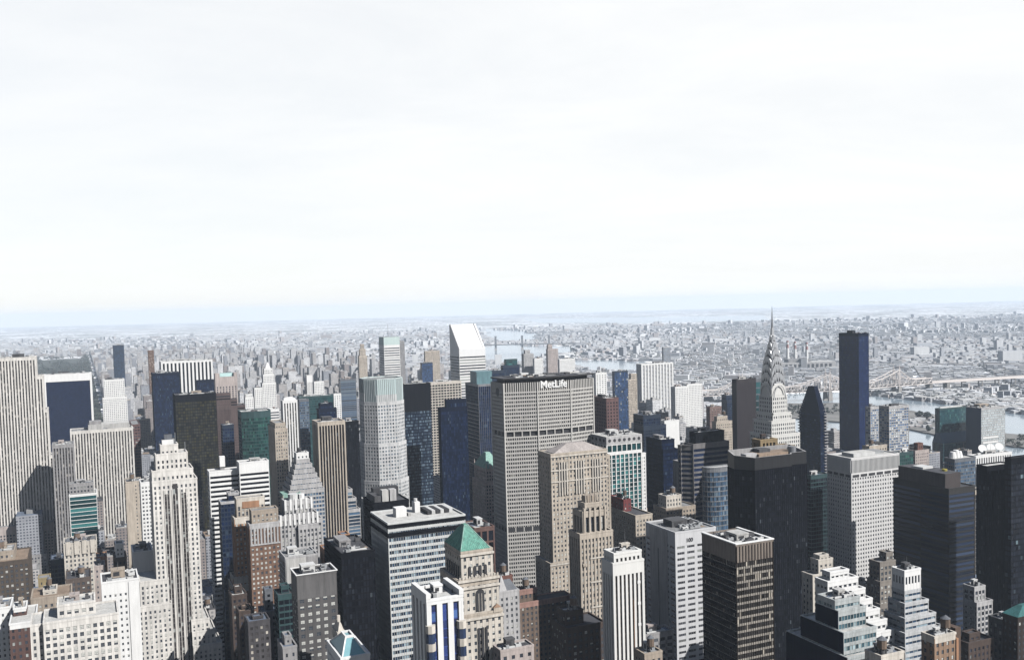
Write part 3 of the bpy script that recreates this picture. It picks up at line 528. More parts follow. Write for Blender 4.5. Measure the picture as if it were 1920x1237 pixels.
b = tower('small cream dormered house front peeping beside the charcoal tower', (632, 634, 646, 1188, 480), S_CREAMP, depth=10, kit=None, cat='house')
part(b.t, 'roof_gable', lambda m: (m.loft(rect(b.x0, b.x1, b.y0, b.y1), b.h+1, rect(-.4, .4, b.y0+2, b.y1-2), b.h+5, CREAM), m.box(-.7, .7, -.7, .7, b.h+4, b.h+8, CREAM)))
b = solve((616, 640, 692, 1236, 425)); t = empty('glass_roofed_building', 'truncated blue-green glass pyramid roof at the bottom edge', 'office block', b.base); M = Parts()
facade(M, rect(b.x0, b.x1, b.y0, b.y1), 0, b.h, S_WHITEP); M.build(t)
za = b.z(1199, 8); k = .22; apex = rect(b.x0+b.w*.36, b.x0+b.w*.64, b.y0+b.d*.36, b.y0+b.d*.64)
part(t, 'roof', lambda m: m.loft(rect(b.x0+.5, b.x1-.5, b.y0+.5, b.y1-.5), b.h+.3, apex, za, wallmat((.22, .42, .46), rough=.35, var=.1)))
part(t, 'roof_collar', lambda m: [m.box(apex[0][0]-.4, apex[1][0]+.4, apex[0][1]-.4, apex[0][1]+.4, za-.2, za+.9, WHITE), m.box(apex[0][0]-.4, apex[0][0]+.4, apex[0][1]+.4, apex[2][1]+.4, za-.2, za+.89, WHITE), m.box(apex[1][0]-.4, apex[1][0]+.4, apex[0][1]+.4, apex[2][1]+.4, za-.2, za+.88, WHITE), m.box(apex[0][0]+.4, apex[1][0]-.4, apex[2][1]-.4, apex[2][1]+.4, za-.2, za+.87, WHITE)])
part(t, 'roof_rib', lambda m: [m.tube((*p, b.h+.3), (*q, za), .45, WHITE, 5) for p, q in zip(rect(b.x0+.5, b.x1-.5, b.y0+.5, b.y1-.5), apex)])
# --- centre
def spoly(b, cut): return [(b.x0+cut, b.y0), (b.x1-cut, b.y0), (b.x1, b.y0+cut), (b.x1, b.y1-cut), (b.x1-cut, b.y1), (b.x0+cut, b.y1), (b.x0, b.y1-cut), (b.x0, b.y0+cut)]
def spoly2(b, k, cut): return grow(spoly(b, cut), k)
# white octagonal tower with a glass crown
b = solve((673, 688, 763, 757, 1080), 44, True); t = empty('office_tower', 'white eight sided tower with a tall pale green glass crown', 'skyscraper', b.base); M = Parts(); cut = 12
S383 = ST(wallmat((.66, .66, .66)), glassmat((.07, .085, .10), blind=(.24, .26, .27), frac=.3), bay=3.3, fh=4, pw=.42, sh=.42, pd=.3, sd=.25, top=3, roof=RF_L)
facade(M, spoly(b, cut), 0, b.h, S383)
facade(M, spoly2(b, 1.2, cut), 0, b.z(835), S383); facade(M, spoly2(b, 2.6, cut), 0, b.z(905), S383); facade(M, rect(b.x0-8, b.x1-4, b.y0-6, b.y1+4), 0, b.z(935), S383)
M.build(t)
GC = glassmat((.15, .22, .23), blind=(.32, .39, .39), frac=.5, rough=.2); sp = spoly(b, cut)
m = MB(); zc = b.z(714, 0); q = grow(sp, -.6)
m.prism(q, b.h, zc, GC, RF_M); m.build('glass_crown', t)
part(t, 'crown_fin', lambda m: [m.obox(Vector(q[i]), (Vector(q[(i+1) % 8])-Vector(q[i])).normalized(), Vector(((Vector(q[(i+1) % 8])-Vector(q[i])).normalized().y, -(Vector(q[(i+1) % 8])-Vector(q[i])).normalized().x)), k*2.2+.2, k*2.2+.7, 0, .5, b.h, zc+.6, wallmat((.52, .57, .57))) for i in range(8) for k in range(int((Vector(q[(i+1) % 8])-Vector(q[i])).length/2.2))])
part(t, 'crown_rim', lambda m: [m.prism([q[i], q[(i+1) % 8], grow(q, -1.2)[(i+1) % 8], grow(q, -1.2)[i]], zc+.05, zc+1.4, wallmat((.62, .70, .69)), None, True) for i in range(8)])
part(t, 'corner_crown', lambda m: [m.prism(grow([q[0], q[1], ((q[0][0]+q[1][0])/2+(q[1][0]-q[0][0])*.3, q[0][1]+1), ((q[0][0]+q[1][0])/2-(q[1][0]-q[0][0])*.3, q[0][1]+1)], .7), b.h-1, b.h+9, S383.wall), m.prism(grow([q[6], q[7], (q[7][0]+1, q[7][1]+2), (q[6][0]+1, q[6][1]-2)], .7), b.h-1, b.h+11, S383.wall)])

b = tower('slim white and black banded tower with a pale glass top and a thin mast', (711, 720, 749, 648, 2080), S_BANDW.mod(fh=5.2, sh=.55, top=5), depth=40, kit=None)
part(b.t, 'glass_top', lambda m: m.box(b.x0-.5, b.x1+.5, b.y0-.5, b.y1, b.h+1.1, b.z(632), wallmat((.55, .66, .64), var=.1), RF_M))
part(b.t, 'mast', lambda m: m.tube((-2, 0, b.z(632)), (-2, 0, b.z(608)), .55, STEEL, 6, .15))
tower('near black steel and glass tower with pale blue floor lines right of the octagonal tower', (750, 752, 807, 722, 1200), ST(BLACKB, glassmat((.02, .03, .045), blind=(.11, .15, .19), frac=.35), bay=1.7, fh=3.9, pw=.16, sh=.34, pd=.2, sd=.1, top=34, topm=BLACK, roof=RF_D), depth=42, kit=2)
tower('cream lattice slab with deep square openings behind the near black tower', (790, 793, 864, 719, 1400), ST(CREAM, G_BLK, bay=4.6, fh=4, pw=.22, sh=.38, pd=.5, sd=.5, top=3, roof=RF_L), depth=30, kit=3)
tower('black block with a plain top box in front of the cream lattice slab', (824, 826, 876, 766, 1150), S_BLACKB.mod(sh=.12), depth=36, tiers=((.25, 1, .3, .9, 752),), kit=1)
b = tower('dark blue glass tower with silver vertical lines and a bright teal cap box', (873, 897, 930, 722, 1250), ST(STEEL, G_BLKB, bay=2.9, fh=3.8, pw=.09, sh=.12, pd=.3, sd=.1, span=NAVY, top=2, roof=RF_M), kit=None)
part(b.t, 'cap_box', lambda m: m.box(b.x0+b.w*.1, b.x0+b.w*.98, b.y0+b.d*.25, b.y0+b.d*.75, b.h, b.z(697, 10), wallmat((.15, .27, .30), rough=.4)))
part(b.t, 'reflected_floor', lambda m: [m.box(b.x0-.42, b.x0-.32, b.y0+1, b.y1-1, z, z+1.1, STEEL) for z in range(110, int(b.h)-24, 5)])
# white tower with a sloping roof
b = solve((844, 861, 909.5, 655, 1700), None); t = empty('office_tower', 'gleaming white tower with a steep slanted top above black bands', 'skyscraper', b.base); M = Parts()
facade(M, rect(b.x0, b.x1, b.y0, b.y1), 0, b.z(668), ST(WHITE, G_DK2, bay=60, fh=5.0, pw=.01, sh=.5, pd=.1, sd=.3, top=1), cap=False); M.build(t)
za, zb, zc = b.z(668), b.h, P(866, 608, b.C.y+b.d*V.y).z; ALU = wallmat((.80, .80, .80), var=.06, rough=.6)
m = MB(); x0, x1, y0, y1 = b.x0-.3, b.x1+.3, b.y0-.3, b.y1+.3; ya = y1-(zc-zb)*.0-3
m.face([(x0, y0, za), (x1, y0, za), (x1, y0, zb), (x0, y0, zb)], ALU); m.face([(x0, y0, zb), (x1, y0, zb), (x1, ya, zc), (x0, ya, zc)], ALU)
m.face([(x0, ya, zc), (x1, ya, zc), (x1, y1, zc), (x0, y1, zc)], ALU); m.face([(x1, y1, za), (x0, y1, za), (x0, y1, zc), (x1, y1, zc)], ALU)
m.face([(x0, y1, za), (x0, y0, za), (x0, y0, zb), (x0, ya, zc), (x0, y1, zc)], ALU); m.face([(x1, y0, za), (x1, y1, za), (x1, y1, zc), (x1, ya, zc), (x1, y0, zb)], ALU); m.build('slanted_crown', t)
dz, dy = zc-zb, ya-y0
part(t, 'roof_edge', lambda m: [m.face([(xa, y0, zb+.1), (xa+1.2, y0, zb+.1), (xa+1.2, ya, zc+1.4), (xa, ya, zc+1.4)], GREY) for xa in (x0-.1, x1-4.5)]+[m.face([(xa+1.2, y0, zb), (xa+1.2, y0, zb+.1), (xa+1.2, ya, zc+1.4), (xa+1.2, ya, zc)], DKGREY) for xa in (x0, x1-4.5)])
tower('mid blue glass tower standing alone left of the slanted white tower', (788, 791, 811, 681, 2300), ST(NAVY, glassmat((.02, .04, .09), frac=0), bay=3, fh=4, pw=.1, sh=.2, pd=.1, sd=.1), depth=34, kit=1)
tower('pale apartment tower with a flat overhanging top in the haze left of the slanted tower', (795, 797, 824, 659, 2600), S_WHITEP.mod(wall=TANL), depth=30, kit=1, name='apartment_tower')
tower('ivory slender tower with pointed top in the haze left of the banded tower', (671, 673, 688, 668, 2500), S_WHITEP.mod(wall=TANL), depth=28, tiers=((.15, .85, .15, .85, 655), (.3, .7, .3, .7, 646)), kit=0, name='apartment_tower')
tower('grey blue tower on the right flank of the slim banded tower', (748, 749, 758, 640, 2700), S_WHITEP.mod(wall=GREY), depth=26, kit=1, name='apartment_tower')
tower('navy slab whose roof peeps over the left corner of the wide grey octagonal tower', (918, 921, 945, 696, 1560), S_NAVY, depth=40, kit=1)
tower('dark blue block with a teal penthouse behind the wide grey octagonal tower', (941, 943, 974, 686, 1700), S_NAVY, depth=34, tiers=((.2, .9, .2, .9, 675, ST(TEALW, G_TEAL, bay=3, fh=4, pw=.1, sh=.2, pd=.1, sd=.1)),), kit=0)
# green roofed ornate tower beside the big grey tower
b = tower('ornate grey tower with steep verdigris roof left of the wide grey tower', (890, 912, 938, 880, 1010), S_GREYP.mod(wall=PINK, bay=2.8), depth=None, low=((2, 3, 2, 2, 905),), kit=None, win=True, name='ornate_tower')
zr = b.z(849, 12); part(b.t, 'roof', lambda m: m.loft(rect(b.x0-.8, b.x1+.8, b.y0-.8, b.y1+.8), b.h+1.1, rect(-2.5, 2.5, -3, 3), zr, COPPERL))
part(b.t, 'pinnacle', lambda m: [m.tube((x, y, b.h), (x, y, b.h+7), 1, PINK, 6, .2) for x in (b.x0, b.x1) for y in (b.y0, b.y1)]+[m.box(x-1, x+1, b.y0-1.2, b.y0+1.5, b.h, b.h+4, PINK) for x in (b.x0+b.w*.3, b.x0+b.w*.7)])
# wide grey octagonal tower with white lettering
t0 = P(1007, 716, 900); Cc = t0
def fx(px, off=0):     # distance along the street at depth offset
    r = ray(px, 716); s = r.x/r.y; q = Cc+V*off; return (s*q.y-q.x)/(U.x-s*U.y)
wc = fx(1069); wl = -fx(945, 6.5); wr = fx(1111, 6.5)-wc; dm = 42
t = empty('office_tower', 'wide grey concrete tower with an eight sided plan and big white lettering at the top', 'skyscraper', Vector((Cc.x, Cc.y, 0)))
poly = [(0, 0), (wc, 0), (wc+wr, 7), (wc+wr, dm-7), (wc, dm), (0, dm), (-wl, dm-7), (-wl, 7)]
gq = Vector((Cc.dot(U), Cc.dot(V))); FOOT.append((gq.x-wl, gq.x+wc+wr, gq.y, gq.y+dm, Cc.z))
zT = P(1007, 716, 900).z; z1 = P(1007, 733, 900).z; zb1, zb0 = P(1007, 807, 900).z, P(1007, 816, 900).z
S_ML = ST(wallmat((.58, .56, .53), var=.1), glassmat((.015, .015, .017), frac=.06, blind=(.2, .19, .17)), bay=2.05, fh=3.75, pw=.28, sh=.42, pd=.55, sd=.4, top=1.2, roof=RF_D)
M = Parts(); facade(M, poly, 0, zb0-.1, S_ML, cap=False); facade(M, poly, zb1, z1, S_ML, cap=False)
zc1 = P(1007, 985, 900).z; M.build(t)
def belt(m, za, zb_, inset, mg, step, wm, pd=.4):
    q = grow(poly, -inset)
    for i in range(8):
        a, b_ = Vector(q[i]), Vector(q[(i+1) % 8]); e = (b_-a); Ln = e.length; e /= Ln; nr = Vector((e.y, -e.x))
        m.face([(a.x, a.y, za), (b_.x, b_.y, za), (b_.x, b_.y, zb_), (a.x, a.y, zb_)], mg)
        n = max(1, round(Ln/step))
        for k in range(n+1): m.obox(a, e, nr, max(0, k*Ln/n-.45), min(Ln, k*Ln/n+.45), 0, pd, za, zb_, wm)
part(t, 'plant_band', lambda m: belt(m, zb0-.1, zb1+.1, 1.2, LOUV, 8, S_ML.wall, 1.4))
part(t, 'lower_plant_band', lambda m: belt(m, zc1-4.2, zc1, -.58, LOUV, 8, S_ML.wall, .15))
part(t, 'crown_fin', lambda m: belt(m, z1, zT, .3, wallmat((.05, .048, .048)), 2.05, S_ML.wall, .9))
part(t, 'roof', lambda m: (m.prism(grow(poly, -4), zT, zT+3.2, LOUV), m.prism(grow(poly, 1.2), zT+3.2, zT+4.4, wallmat((.035, .033, .033)), RF_D, True)))
part(t, 'edge_column', lambda m: [m.prism([(p[0]-.6, p[1]-.6), (p[0]+.6, p[1]-.6), (p[0]+.6, p[1]+.6), (p[0]-.6, p[1]+.6)], 0, zT, S_ML.wall) for p in grow(poly, .5)])
def mlroof(m):
    r = random.Random(4)
    for i in range(20):
        x, y = r.uniform(-wl+8, wc+wr-12), r.uniform(6, dm-10); m.box(x, x+r.uniform(3, 9), y, y+r.uniform(2, 5), zT+4.4, zT+4.4+r.uniform(.8, 2.6), r.choice([MACHL, MACH, DKGREY, RF_L]))
    for k in range(5): m.box(-wl+10+k*17, -wl+20+k*17, 8, dm-9, zT+4.42, zT+4.9, r.choice([RF_M, RF_D, RF_T]))
part(t, 'roof_plant', mlroof)
def sign(t, txt, x, y, z, size, m, name='sign', off=.03, depth=.3):
    cu = bpy.data.curves.new('letters', 'FONT'); cu.body = txt; cu.size = size; cu.extrude = depth; cu.offset = off*size; cu.align_x = 'CENTER'; cu.space_character = .97
    tmp = bpy.data.objects.new('letters', cu); COL.objects.link(tmp); dg = bpy.context.evaluated_depsgraph_get(); dg.update()
    me = bpy.data.meshes.new_from_object(tmp.evaluated_get(dg)); bpy.data.objects.remove(tmp); me.materials.clear(); me.materials.append(m)
    o = bpy.data.objects.new(name, me); COL.objects.link(o); o.parent = t; o.location = (x, y, z); o.rotation_euler = (math.pi/2, 0, 0); return o
SIGNW = wallmat((.86, .86, .85), var=.03)
sign(t, 'MetLife', wc*.5-.6, -1.05, P(1011, 728.5, 899).z+.4, 9.6, SIGNW, off=.018)
part(t, 'emblem', lambda m: m.tube((-wl-.4, 21, zT-9), (-wl-.75, 21, zT-9), 4, DKGREY, 12))
# brown-red building right of it
tower('red brown granite slab with a near black side, right of the wide grey tower', (1109, 1137, 1159, 748, 1150), ST(REDBR, G_BLK, bay=4, fh=4, pw=.5, sh=.5, pd=.3, sd=.25, top=4, roof=RF_L), kit=4)
# tan tower with a hipped roof
b = tower('massive tan stone tower with gothic arcades and a low grey hipped roof', (1011, 1033, 1137, 853, 740), S_TANLP.mod(wall=TANL, bay=3.1), kit=None, depth=None, win=(.55, .2, .25), low=((4, 3, 3, 2, 1055),), name='stone_tower')
zr = b.z(832, 14)
part(b.t, 'hip_roof', lambda m: m.loft(rect(b.x0+4, b.x1-1, b.y0+2.5, b.y1-2), b.h+.6, rect(b.x0+b.w*.36, b.x1-b.w*.3, -2.5, 2.5), zr, wallmat((.42, .38, .36))))
def arc(m, xc, w_, z0, h_, y, mm, n=8, dp=.25):
    pts = [(xc-w_/2, z0), (xc+w_/2, z0)]+[(xc+w_/2*math.cos(math.pi*k/n), z0+h_-w_/2+w_/2*math.sin(math.pi*k/n)) for k in range(n+1)]
    f = [(p[0], y, p[1]) for p in pts]; m.face(f, mm)
    for i in range(len(pts)):
        j = (i+1) % len(pts); m.face([(pts[i][0], y, pts[i][1]), (pts[i][0], y+dp, pts[i][1]), (pts[j][0], y+dp, pts[j][1]), (pts[j][0], y, pts[j][1])], mm)
for f in (.2, .5, .8):
    for k in (-1, 0, 1): part(b.t, 'arched_window', lambda m: arc(m, b.x0+b.w*f+k*2.2, 1.2, b.z(915), 17+2*(k == 0), b.y0-.72, LOUV))
part(b.t, 'arcade_pier', lambda m: [m.box(b.x0+b.w*f+k*2.2-.5, b.x0+b.w*f+k*2.2+.5, b.y0-1.2, b.y0-.3, b.z(930), b.z(868), CREAM) for f in (.2, .5, .8) for k in (-1.5, -.5, .5, 1.5)])
for z in (b.z(884), b.z(905), b.z(858)): part(b.t, 'cornice', lambda m: (m.box(b.x0-.8, b.x1+.8, b.y0-1, b.y0-.3, z, z+1, CREAM), m.box(b.x0-.9, b.x0-.3, b.y0-.3, b.y1, z, z+1.01, TANL)))
part(b.t, 'cornice', lambda m: m.box(b.x0-4.8, b.x1+.8, b.y0-4, b.y0-3.3, b.z(1058), b.z(1058)+1, CREAM))
M = Parts(); facade(M, rect(b.x1, b.X(1146, 870), b.y0+3, b.y1-3), 0, b.z(866), S_TANLP, rec=True); M.build(b.t); place_windows(M, b.t, 9)
# deco tan tower in front
b = tower('slender tan deco tower with a tall buttressed crown in front of the hipped roof tower', (1069, 1088, 1147, 1003, 610), ST(TANL, G_DK, bay=2.6, fh=3.6, pw=.52, sh=.42, pd=.6, sd=.2, top=3, roof=RF_T), kit=None, tiers=((.14, .80, .1, .9, 962, ST(TANL, LOUV, bay=3.4, fh=9, pw=.4, sh=.1, pd=1, sd=.2, top=3)), (.24, .72, .2, .8, 947)), win=(.7, .15, .15), name='deco_tower')
part(b.t, 'crown_pinnacle', lambda m: [m.tube((b.x0+b.w*f, b.y0+b.d*.2, b.top-14), (b.x0+b.w*f, b.y0+b.d*.2, b.top+8), 1.0, TANL, 6, .35) for f in (.26, .41, .56, .70)]+[m.box(b.x0+b.w*.3, b.x0+b.w*.66, -2, 3, b.top, b.top+5, TAN)])
part(b.t, 'crown_buttress', lambda m: [m.box(b.cur[0]-2+k*(b.cur[1]-b.cur[0]+4)/4-.6, b.cur[0]-2+k*(b.cur[1]-b.cur[0]+4)/4+.6, b.cur[2]-3, b.cur[2]-1.2, b.h, b.top-2, TANL) for k in range(5)])
part(b.t, 'balcony', lambda m: [m.box(x, x+b.w*.12, b.y0-1.4, b.y0-.2, z, z+1.6, TANL) for x, z in ((b.x0+1, b.h-20), (b.x1-b.w*.17, b.h-14))]+[m.box(b.x0+b.w*.28, b.x0+b.w*.74, b.y0-1, b.y0-.66, z, z+.9, CREAM) for z in (b.z(1050), b.z(1095), b.z(1142))])
# white ribbed tower
b = tower('brilliant white ribbed tower with stepped top and dark vertical strips', (1132, 1150, 1204, 1058, 500), ST(wallmat((.78, .77, .74), var=.08), wallmat((.05, .042, .038)), bay=2.5, fh=3.6, pw=.5, sh=.3, pd=.7, sd=.06, span=wallmat((.13, .10, .085)), top=6, roof=RF_M), kit=3, kitm=CREAM, tiers=((.06, .94, .06, .94, 1040),), depth=None, dense=2)
part(b.t, 'light_court', lambda m: [m.box(b.x0+b.w*.66, b.x0+b.w*.72, b.y0-.66, b.y0-.3, 0, b.z(1130), ORANGE)])
for yq in (1100, 1140, 1180): part(b.t, 'flag_bracket', lambda m: m.box(b.x0+b.w*.8, b.x0+b.w*.9, b.y0-.9, b.y0-.5, b.z(yq), b.z(yq)+1.5, WHITE))
# white and green tower with round holes
b = tower('white stone and green glass tower with a ring of round holes under its flat top', (1110, 1138, 1202, 850, 900), ST(WHITE, G_TEAL, bay=4.6, fh=4, pw=.2, sh=.12, pd=.7, sd=.15, top=2, roof=RF_L), kit=None, depth=30, name='postmodern_tower')
M = Parts(); zt = b.z(819); z2 = b.z(834); M.build(b.t)
M = Parts(); facade(M, rect(b.x0, b.x1, b.y0, b.y1), b.h+.1, z2, ST(WHITE, G_TEAL, bay=b.w/7, fh=9, pw=.14, sh=.0, pd=.7, sd=.1, top=.8), cap=False); M.build(b.t)
part(b.t, 'hole_band', lambda m: m.box(b.x0-.9, b.x1+.9, b.y0-.9, b.y1+.9, z2, zt, GREYL, RF_L))
for k in range(7): part(b.t, 'round_hole', lambda m: m.tube((b.x0+b.w*(k+.5)/7, b.y0-1.0, (zt+z2)/2), (b.x0+b.w*(k+.5)/7, b.y0-.6, (zt+z2)/2), 1.6, LOUV, 12))
for k in range(4): part(b.t, 'round_hole', lambda m: m.tube((b.x0-1.0, b.y0+b.d*(k+.5)/4, (zt+z2)/2), (b.x0-.6, b.y0+b.d*(k+.5)/4, (zt+z2)/2), 1.6, LOUV, 12))
M = Parts(); facade(M, rect(b.x1+.8, b.X(1212, 860), b.y0+2, b.y1-2), 0, b.z(858), S_WHITEP); facade(M, rect(b.X(1128, 858), b.x0-.8, b.y0+2, b.y1-2), 0, b.z(858), S_WHITEP); M.build(b.t); roofkit(b.t, b.x0+2, b.x1-2, b.y0+2, b.y1-2, zt, 3, mat=MACHL)
# blue-white banded office slab (foreground)
b = tower('broad foreground slab of alternating white and blue window bands under a flat white roof', (697, 728, 871, 983, 600), ST(wallmat((.66, .67, .66), var=.12), G_SLAT, bay=1.55, fh=4.0, pw=.10, sh=.44, pd=.42, sd=.3, top=.9, roof=RF_L), kit=None, depth=None)
zt = b.h
part(b.t, 'roof_plant_band', lambda m: [m.box(b.x0-.7, b.x1+.7, b.y0-.7, b.y1+.7, zt-2.6, zt-.3, BLACK), m.box(b.x0-.75, b.x1+.75, b.y0-.75, b.y1+.75, zt-8.4, zt-5.6, BLACK)])
def rk(m):
    m.box(b.x0+b.w*.2, b.x0+b.w*.34, b.y0+b.d*.42, b.y0+b.d*.6, zt+.1, zt+6, WHITE); m.box(b.x0+b.w*.36, b.x0+b.w*.4, b.y0+b.d*.42, b.y0+b.d*.5, zt+.1, zt+2, CONC)
    m.box(b.x0+b.w*.5, b.x0+b.w*.57, b.y0+b.d*.62, b.y0+b.d*.78, zt+.1, zt+7, WHITE); m.tube((b.x0+b.w*.53, b.y0+b.d*.7, zt+7), (b.x0+b.w*.53, b.y0+b.d*.7, zt+9), 1.3, MACHL, 8)
part(b.t, 'penthouse', rk)
part(b.t, 'cooling_bank', lambda m: [m.box(b.x0+b.w*.6+k*3, b.x0+b.w*.6+k*3+2.4, b.y0+b.d*.35, b.y0+b.d*.75, zt+.1, zt+2.6, MACHL if k % 2 else LOUV) for k in range(6)])
b = tower('black block with tall white roof panels just behind the banded slab', (682, 700, 766, 945, 700), S_BLACK, depth=30, kit=None)
part(b.t, 'roof_panel', lambda m: [m.box(b.x0+b.w*f, b.x0+b.w*g, b.y0+2, b.y0+8, b.h+.1, b.h+9, mm) for f, g, mm in ((.28, .46, CONC), (.5, .68, GREYL))]+[m.box(b.x0+2, b.x0+b.w*.25, b.y0+3, b.y1-3, b.h+.1, b.h+5, DKGREY), m.box(b.x0+b.w*.2, b.x1-2, b.y1-9, b.y1-2, b.h+.1, b.h+8, LOUV)])
tower('brown block with big dark windows and a long white roof behind the verdigris pyramid', (868, 890, 926, 992, 640), ST(wallmat((.17, .10, .085)), G_BLK, bay=4.6, fh=8, pw=.25, sh=.15, pd=.3, sd=.2, top=2, roof=RF_L), kit=5, kitm=MACHL, depth=44)
tower('red brick block with rooftop cooling tanks at the right foot of the verdigris pyramid tower', (926, 930, 960, 1084, 600), ST(BRICK, G_DK, bay=3, fh=3.5, pw=.55, sh=.48, pd=.25, sd=.18, roof=RF_D), depth=30, kit=5, old=True, win=True)
b = tower('white stone house with a slate mansard and finial below the red brick block', (932, 936, 972, 1112, 565), S_WHITEP.mod(wall=GREYL), depth=22, kit=None, cat='office block', win=True)
part(b.t, 'mansard_roof', lambda m: (m.loft(rect(b.x0+.5, b.x1-.5, b.y0+.5, b.y1-.5), b.h+1, rect(b.x0+3.5, b.x1-3.5, b.y0+4, b.y1-4), b.h+6.5, SLATE), m.loft(rect(b.x0, b.x0+5, b.y0, b.y0+5), b.h+1, rect(b.x0+2.3, b.x0+2.7, b.y0+2.3, b.y0+2.7), b.h+10, GREYL)))
tower('flat pale roofed building at the bottom edge right of the verdigris pyramid tower', (936, 939, 1000, 1222, 470), ST(PINK, G_DK, bay=4, fh=4, pw=.6, sh=.5, pd=.2, sd=.15, roof=RF_L), depth=26, kit=2, cat='loft building')
# verdigris pyramid tower
SPY = ST(CREAM, G_DK, bay=3.1, fh=3.6, pw=.58, sh=.5, pd=.35, sd=.26, top=2.5, topm=TANL)
b = tower('cream stone tower crowned by a steep verdigris copper pyramid with a great arched window', (836, 865, 922, 1037, 480), SPY, depth=None, kit=None, win=(.6, .25, .15), low=((2.5, 1.8, 2.5, 1.5, 1088), (3.4, 3.2, 3.6, 2, 1152)), name='pyramid_tower')
zr = b.z(986, 9); ins = .1
part(b.t, 'roof', lambda m: m.loft(rect(b.x0-.4, b.x1-1, b.y0-.4, b.y1+.4), b.h+1.05, rect(b.x0+b.w*.36, b.x0+b.w*.46, -1.2, 1.8), zr, COPPER))
def seams(m):
    A = rect(b.x0-.4, b.x1-1, b.y0-.4, b.y1+.4); B = rect(b.x0+b.w*.36, b.x0+b.w*.46, -1.2, 1.8)
    for e in (0, 3):
        for k in range(1, 14):
            f = k/14; p = Vector(A[e]).lerp(Vector(A[(e+1) % 4]), f); q = Vector(B[e]).lerp(Vector(B[(e+1) % 4]), f); m.tube((p.x, p.y, b.h+1.05), (q.x, q.y, zr), .12, COPPERL, 4, .05)
    for e in range(4): m.tube((*A[e], b.h+1.05), (*B[e], zr), .28, COPPERL, 5)
part(b.t, 'roof_seam', seams)
for k in range(4): part(b.t, 'arched_window', lambda m: arc(m, b.x0+b.w*(.24+.175*k), 1.5, b.h-12.5, 5.5, b.y0-.72, LOUV))
for k in range(6): part(b.t, 'arched_window', lambda m: [m.box(b.x0-.75, b.x0-.4, b.y0+b.d*(.12+.14*k), b.y0+b.d*(.17+.14*k), b.h-13, b.h-7, LOUV)])
part(b.t, 'great_arched_window', lambda m: (arc(m, b.x0+b.w*.5, 4.6, b.z(1146), 11.2, b.y0-3.25, LOUV, 12), [m.box(b.x0+b.w*.5+x-.12, b.x0+b.w*.5+x+.12, b.y0-3.4, b.y0-3.26, b.z(1146), b.z(1146)+9, CREAM) for x in (-.8, .8)]))
for k, k2, z in ((2.5, 1.8, b.z(1088)-4), (2.5, 1.8, b.z(1088)-.3), (0, 0, b.h-1.8), (0, 0, b.h-17.5), (3.5, 3.2, b.z(1160))): part(b.t, 'cornice', lambda m: (m.box(b.x0-k-.9, b.x1+k2+.9, b.y0-k-1.1, b.y0-k-.42, z, z+1.1, CREAM), m.box(b.x0-k-1.1, b.x0-k-.42, b.y0-k-.42, b.y1, z, z+1.11, TANL)))
part(b.t, 'balustrade', lambda m: [m.box(b.x0-2.4+k*(b.w+4)/12, b.x0-1.7+k*(b.w+4)/12, b.y0-2.6, b.y0-2, b.z(1088), b.z(1088)+2.2, CREAM) for k in range(13)])
part(b.t, 'dormer', lambda m: (m.box(b.x1-1.5, b.x1+2.5, b.y0-4.4, b.y0-3.8, b.z(1152), b.z(1152)+2.4, TANL), m.loft(rect(b.x1-1.7, b.x1+2.7, b.y0-4.5, b.y0-3), b.z(1152)+2.4, rect(b.x1+.3, b.x1+.7, b.y0-4, b.y0-3.4), b.z(1152)+4.2, wallmat((.34, .22, .15)))))
part(b.t, 'window_bay', lambda m: [m.box(b.x0+b.w*.37+k*2, b.x0+b.w*.37+k*2+1.2, b.y0-4.5, b.y0-4.2, 0, b.z(1176), LOUV) for k in range(3)])
# white and royal blue striped building at the bottom
b = tower('white piered tower with royal blue glass strips and rounded cream corner bays', (776, 802, 864, 1127, 400), ST(WHITE, G_ROYAL, bay=5.2, fh=3.8, pw=.5, sh=.12, pd=.8, sd=.1, span=glassmat((.016, .028, .11), frac=0), top=1.5, roof=RF_L), depth=20, kit=3, kitm=WHITE, name='striped_tower')
part(b.t, 'roof_rail', lambda m: [m.box(b.x0-1, b.x0+1, b.y0-1, b.y1, b.h+1.1, b.h+3.4, WHITE), m.box(b.x1-1, b.x1+1, b.y0-1, b.y1, b.h+1.1, b.h+3.4, WHITE)])
for cxx in (b.x0+.6, b.x1-.2):
    m = MB(); zf = b.h-10
    for k in range(12):
        m.tube((cxx, b.y0-.6, zf-k*7.6-3.2), (cxx, b.y0-.6, zf-k*7.6), 2.2, CREAM, 8); m.tube((cxx, b.y0-.6, zf-k*7.6-7.6), (cxx, b.y0-.6, zf-k*7.6-3.2), 1.95, wallmat((.03, .05, .11), rough=.25), 8)
    m.build('corner_bay', b.t)
# tan curved building and brown one behind the deco tower
tower('long brown stone block with tan end front and maroon attic, right of hipped roof tower', (1141, 1192, 1222, 968, 760), ST(TANL, G_DK, bay=3.2, fh=3.6, pw=.5, sh=.5, pd=.35, sd=.25, top=3, roof=RF_D), kit=6, old=True, depth=None, tiers=((.05, .5, .45, .95, 938, ST(wallmat((.2, .05, .05)), G_DK, bay=4, fh=4, pw=.7, sh=.5, pd=.2, sd=.15)),), win=True)
tower('brown stone block with stepped pale roof houses behind the pale numbered tower', (1226, 1249, 1303, 955, 830), S_TANP, kit=6, old=True, depth=None, tiers=((.1, .6, .2, .8, 932, S_CREAMP),), win=True)
b = tower('dark brown block with a red tiled ledge at the foot of the hipped roof tower', (955, 968, 1072, 1134, 620), S_TANP.mod(wall=wallmat((.19, .14, .11)), topm=wallmat((.4, .24, .2)), roof=RF_D), depth=34, tiers=((.1, .4, .3, .9, 1110),), kit=6, old=True, win=True)
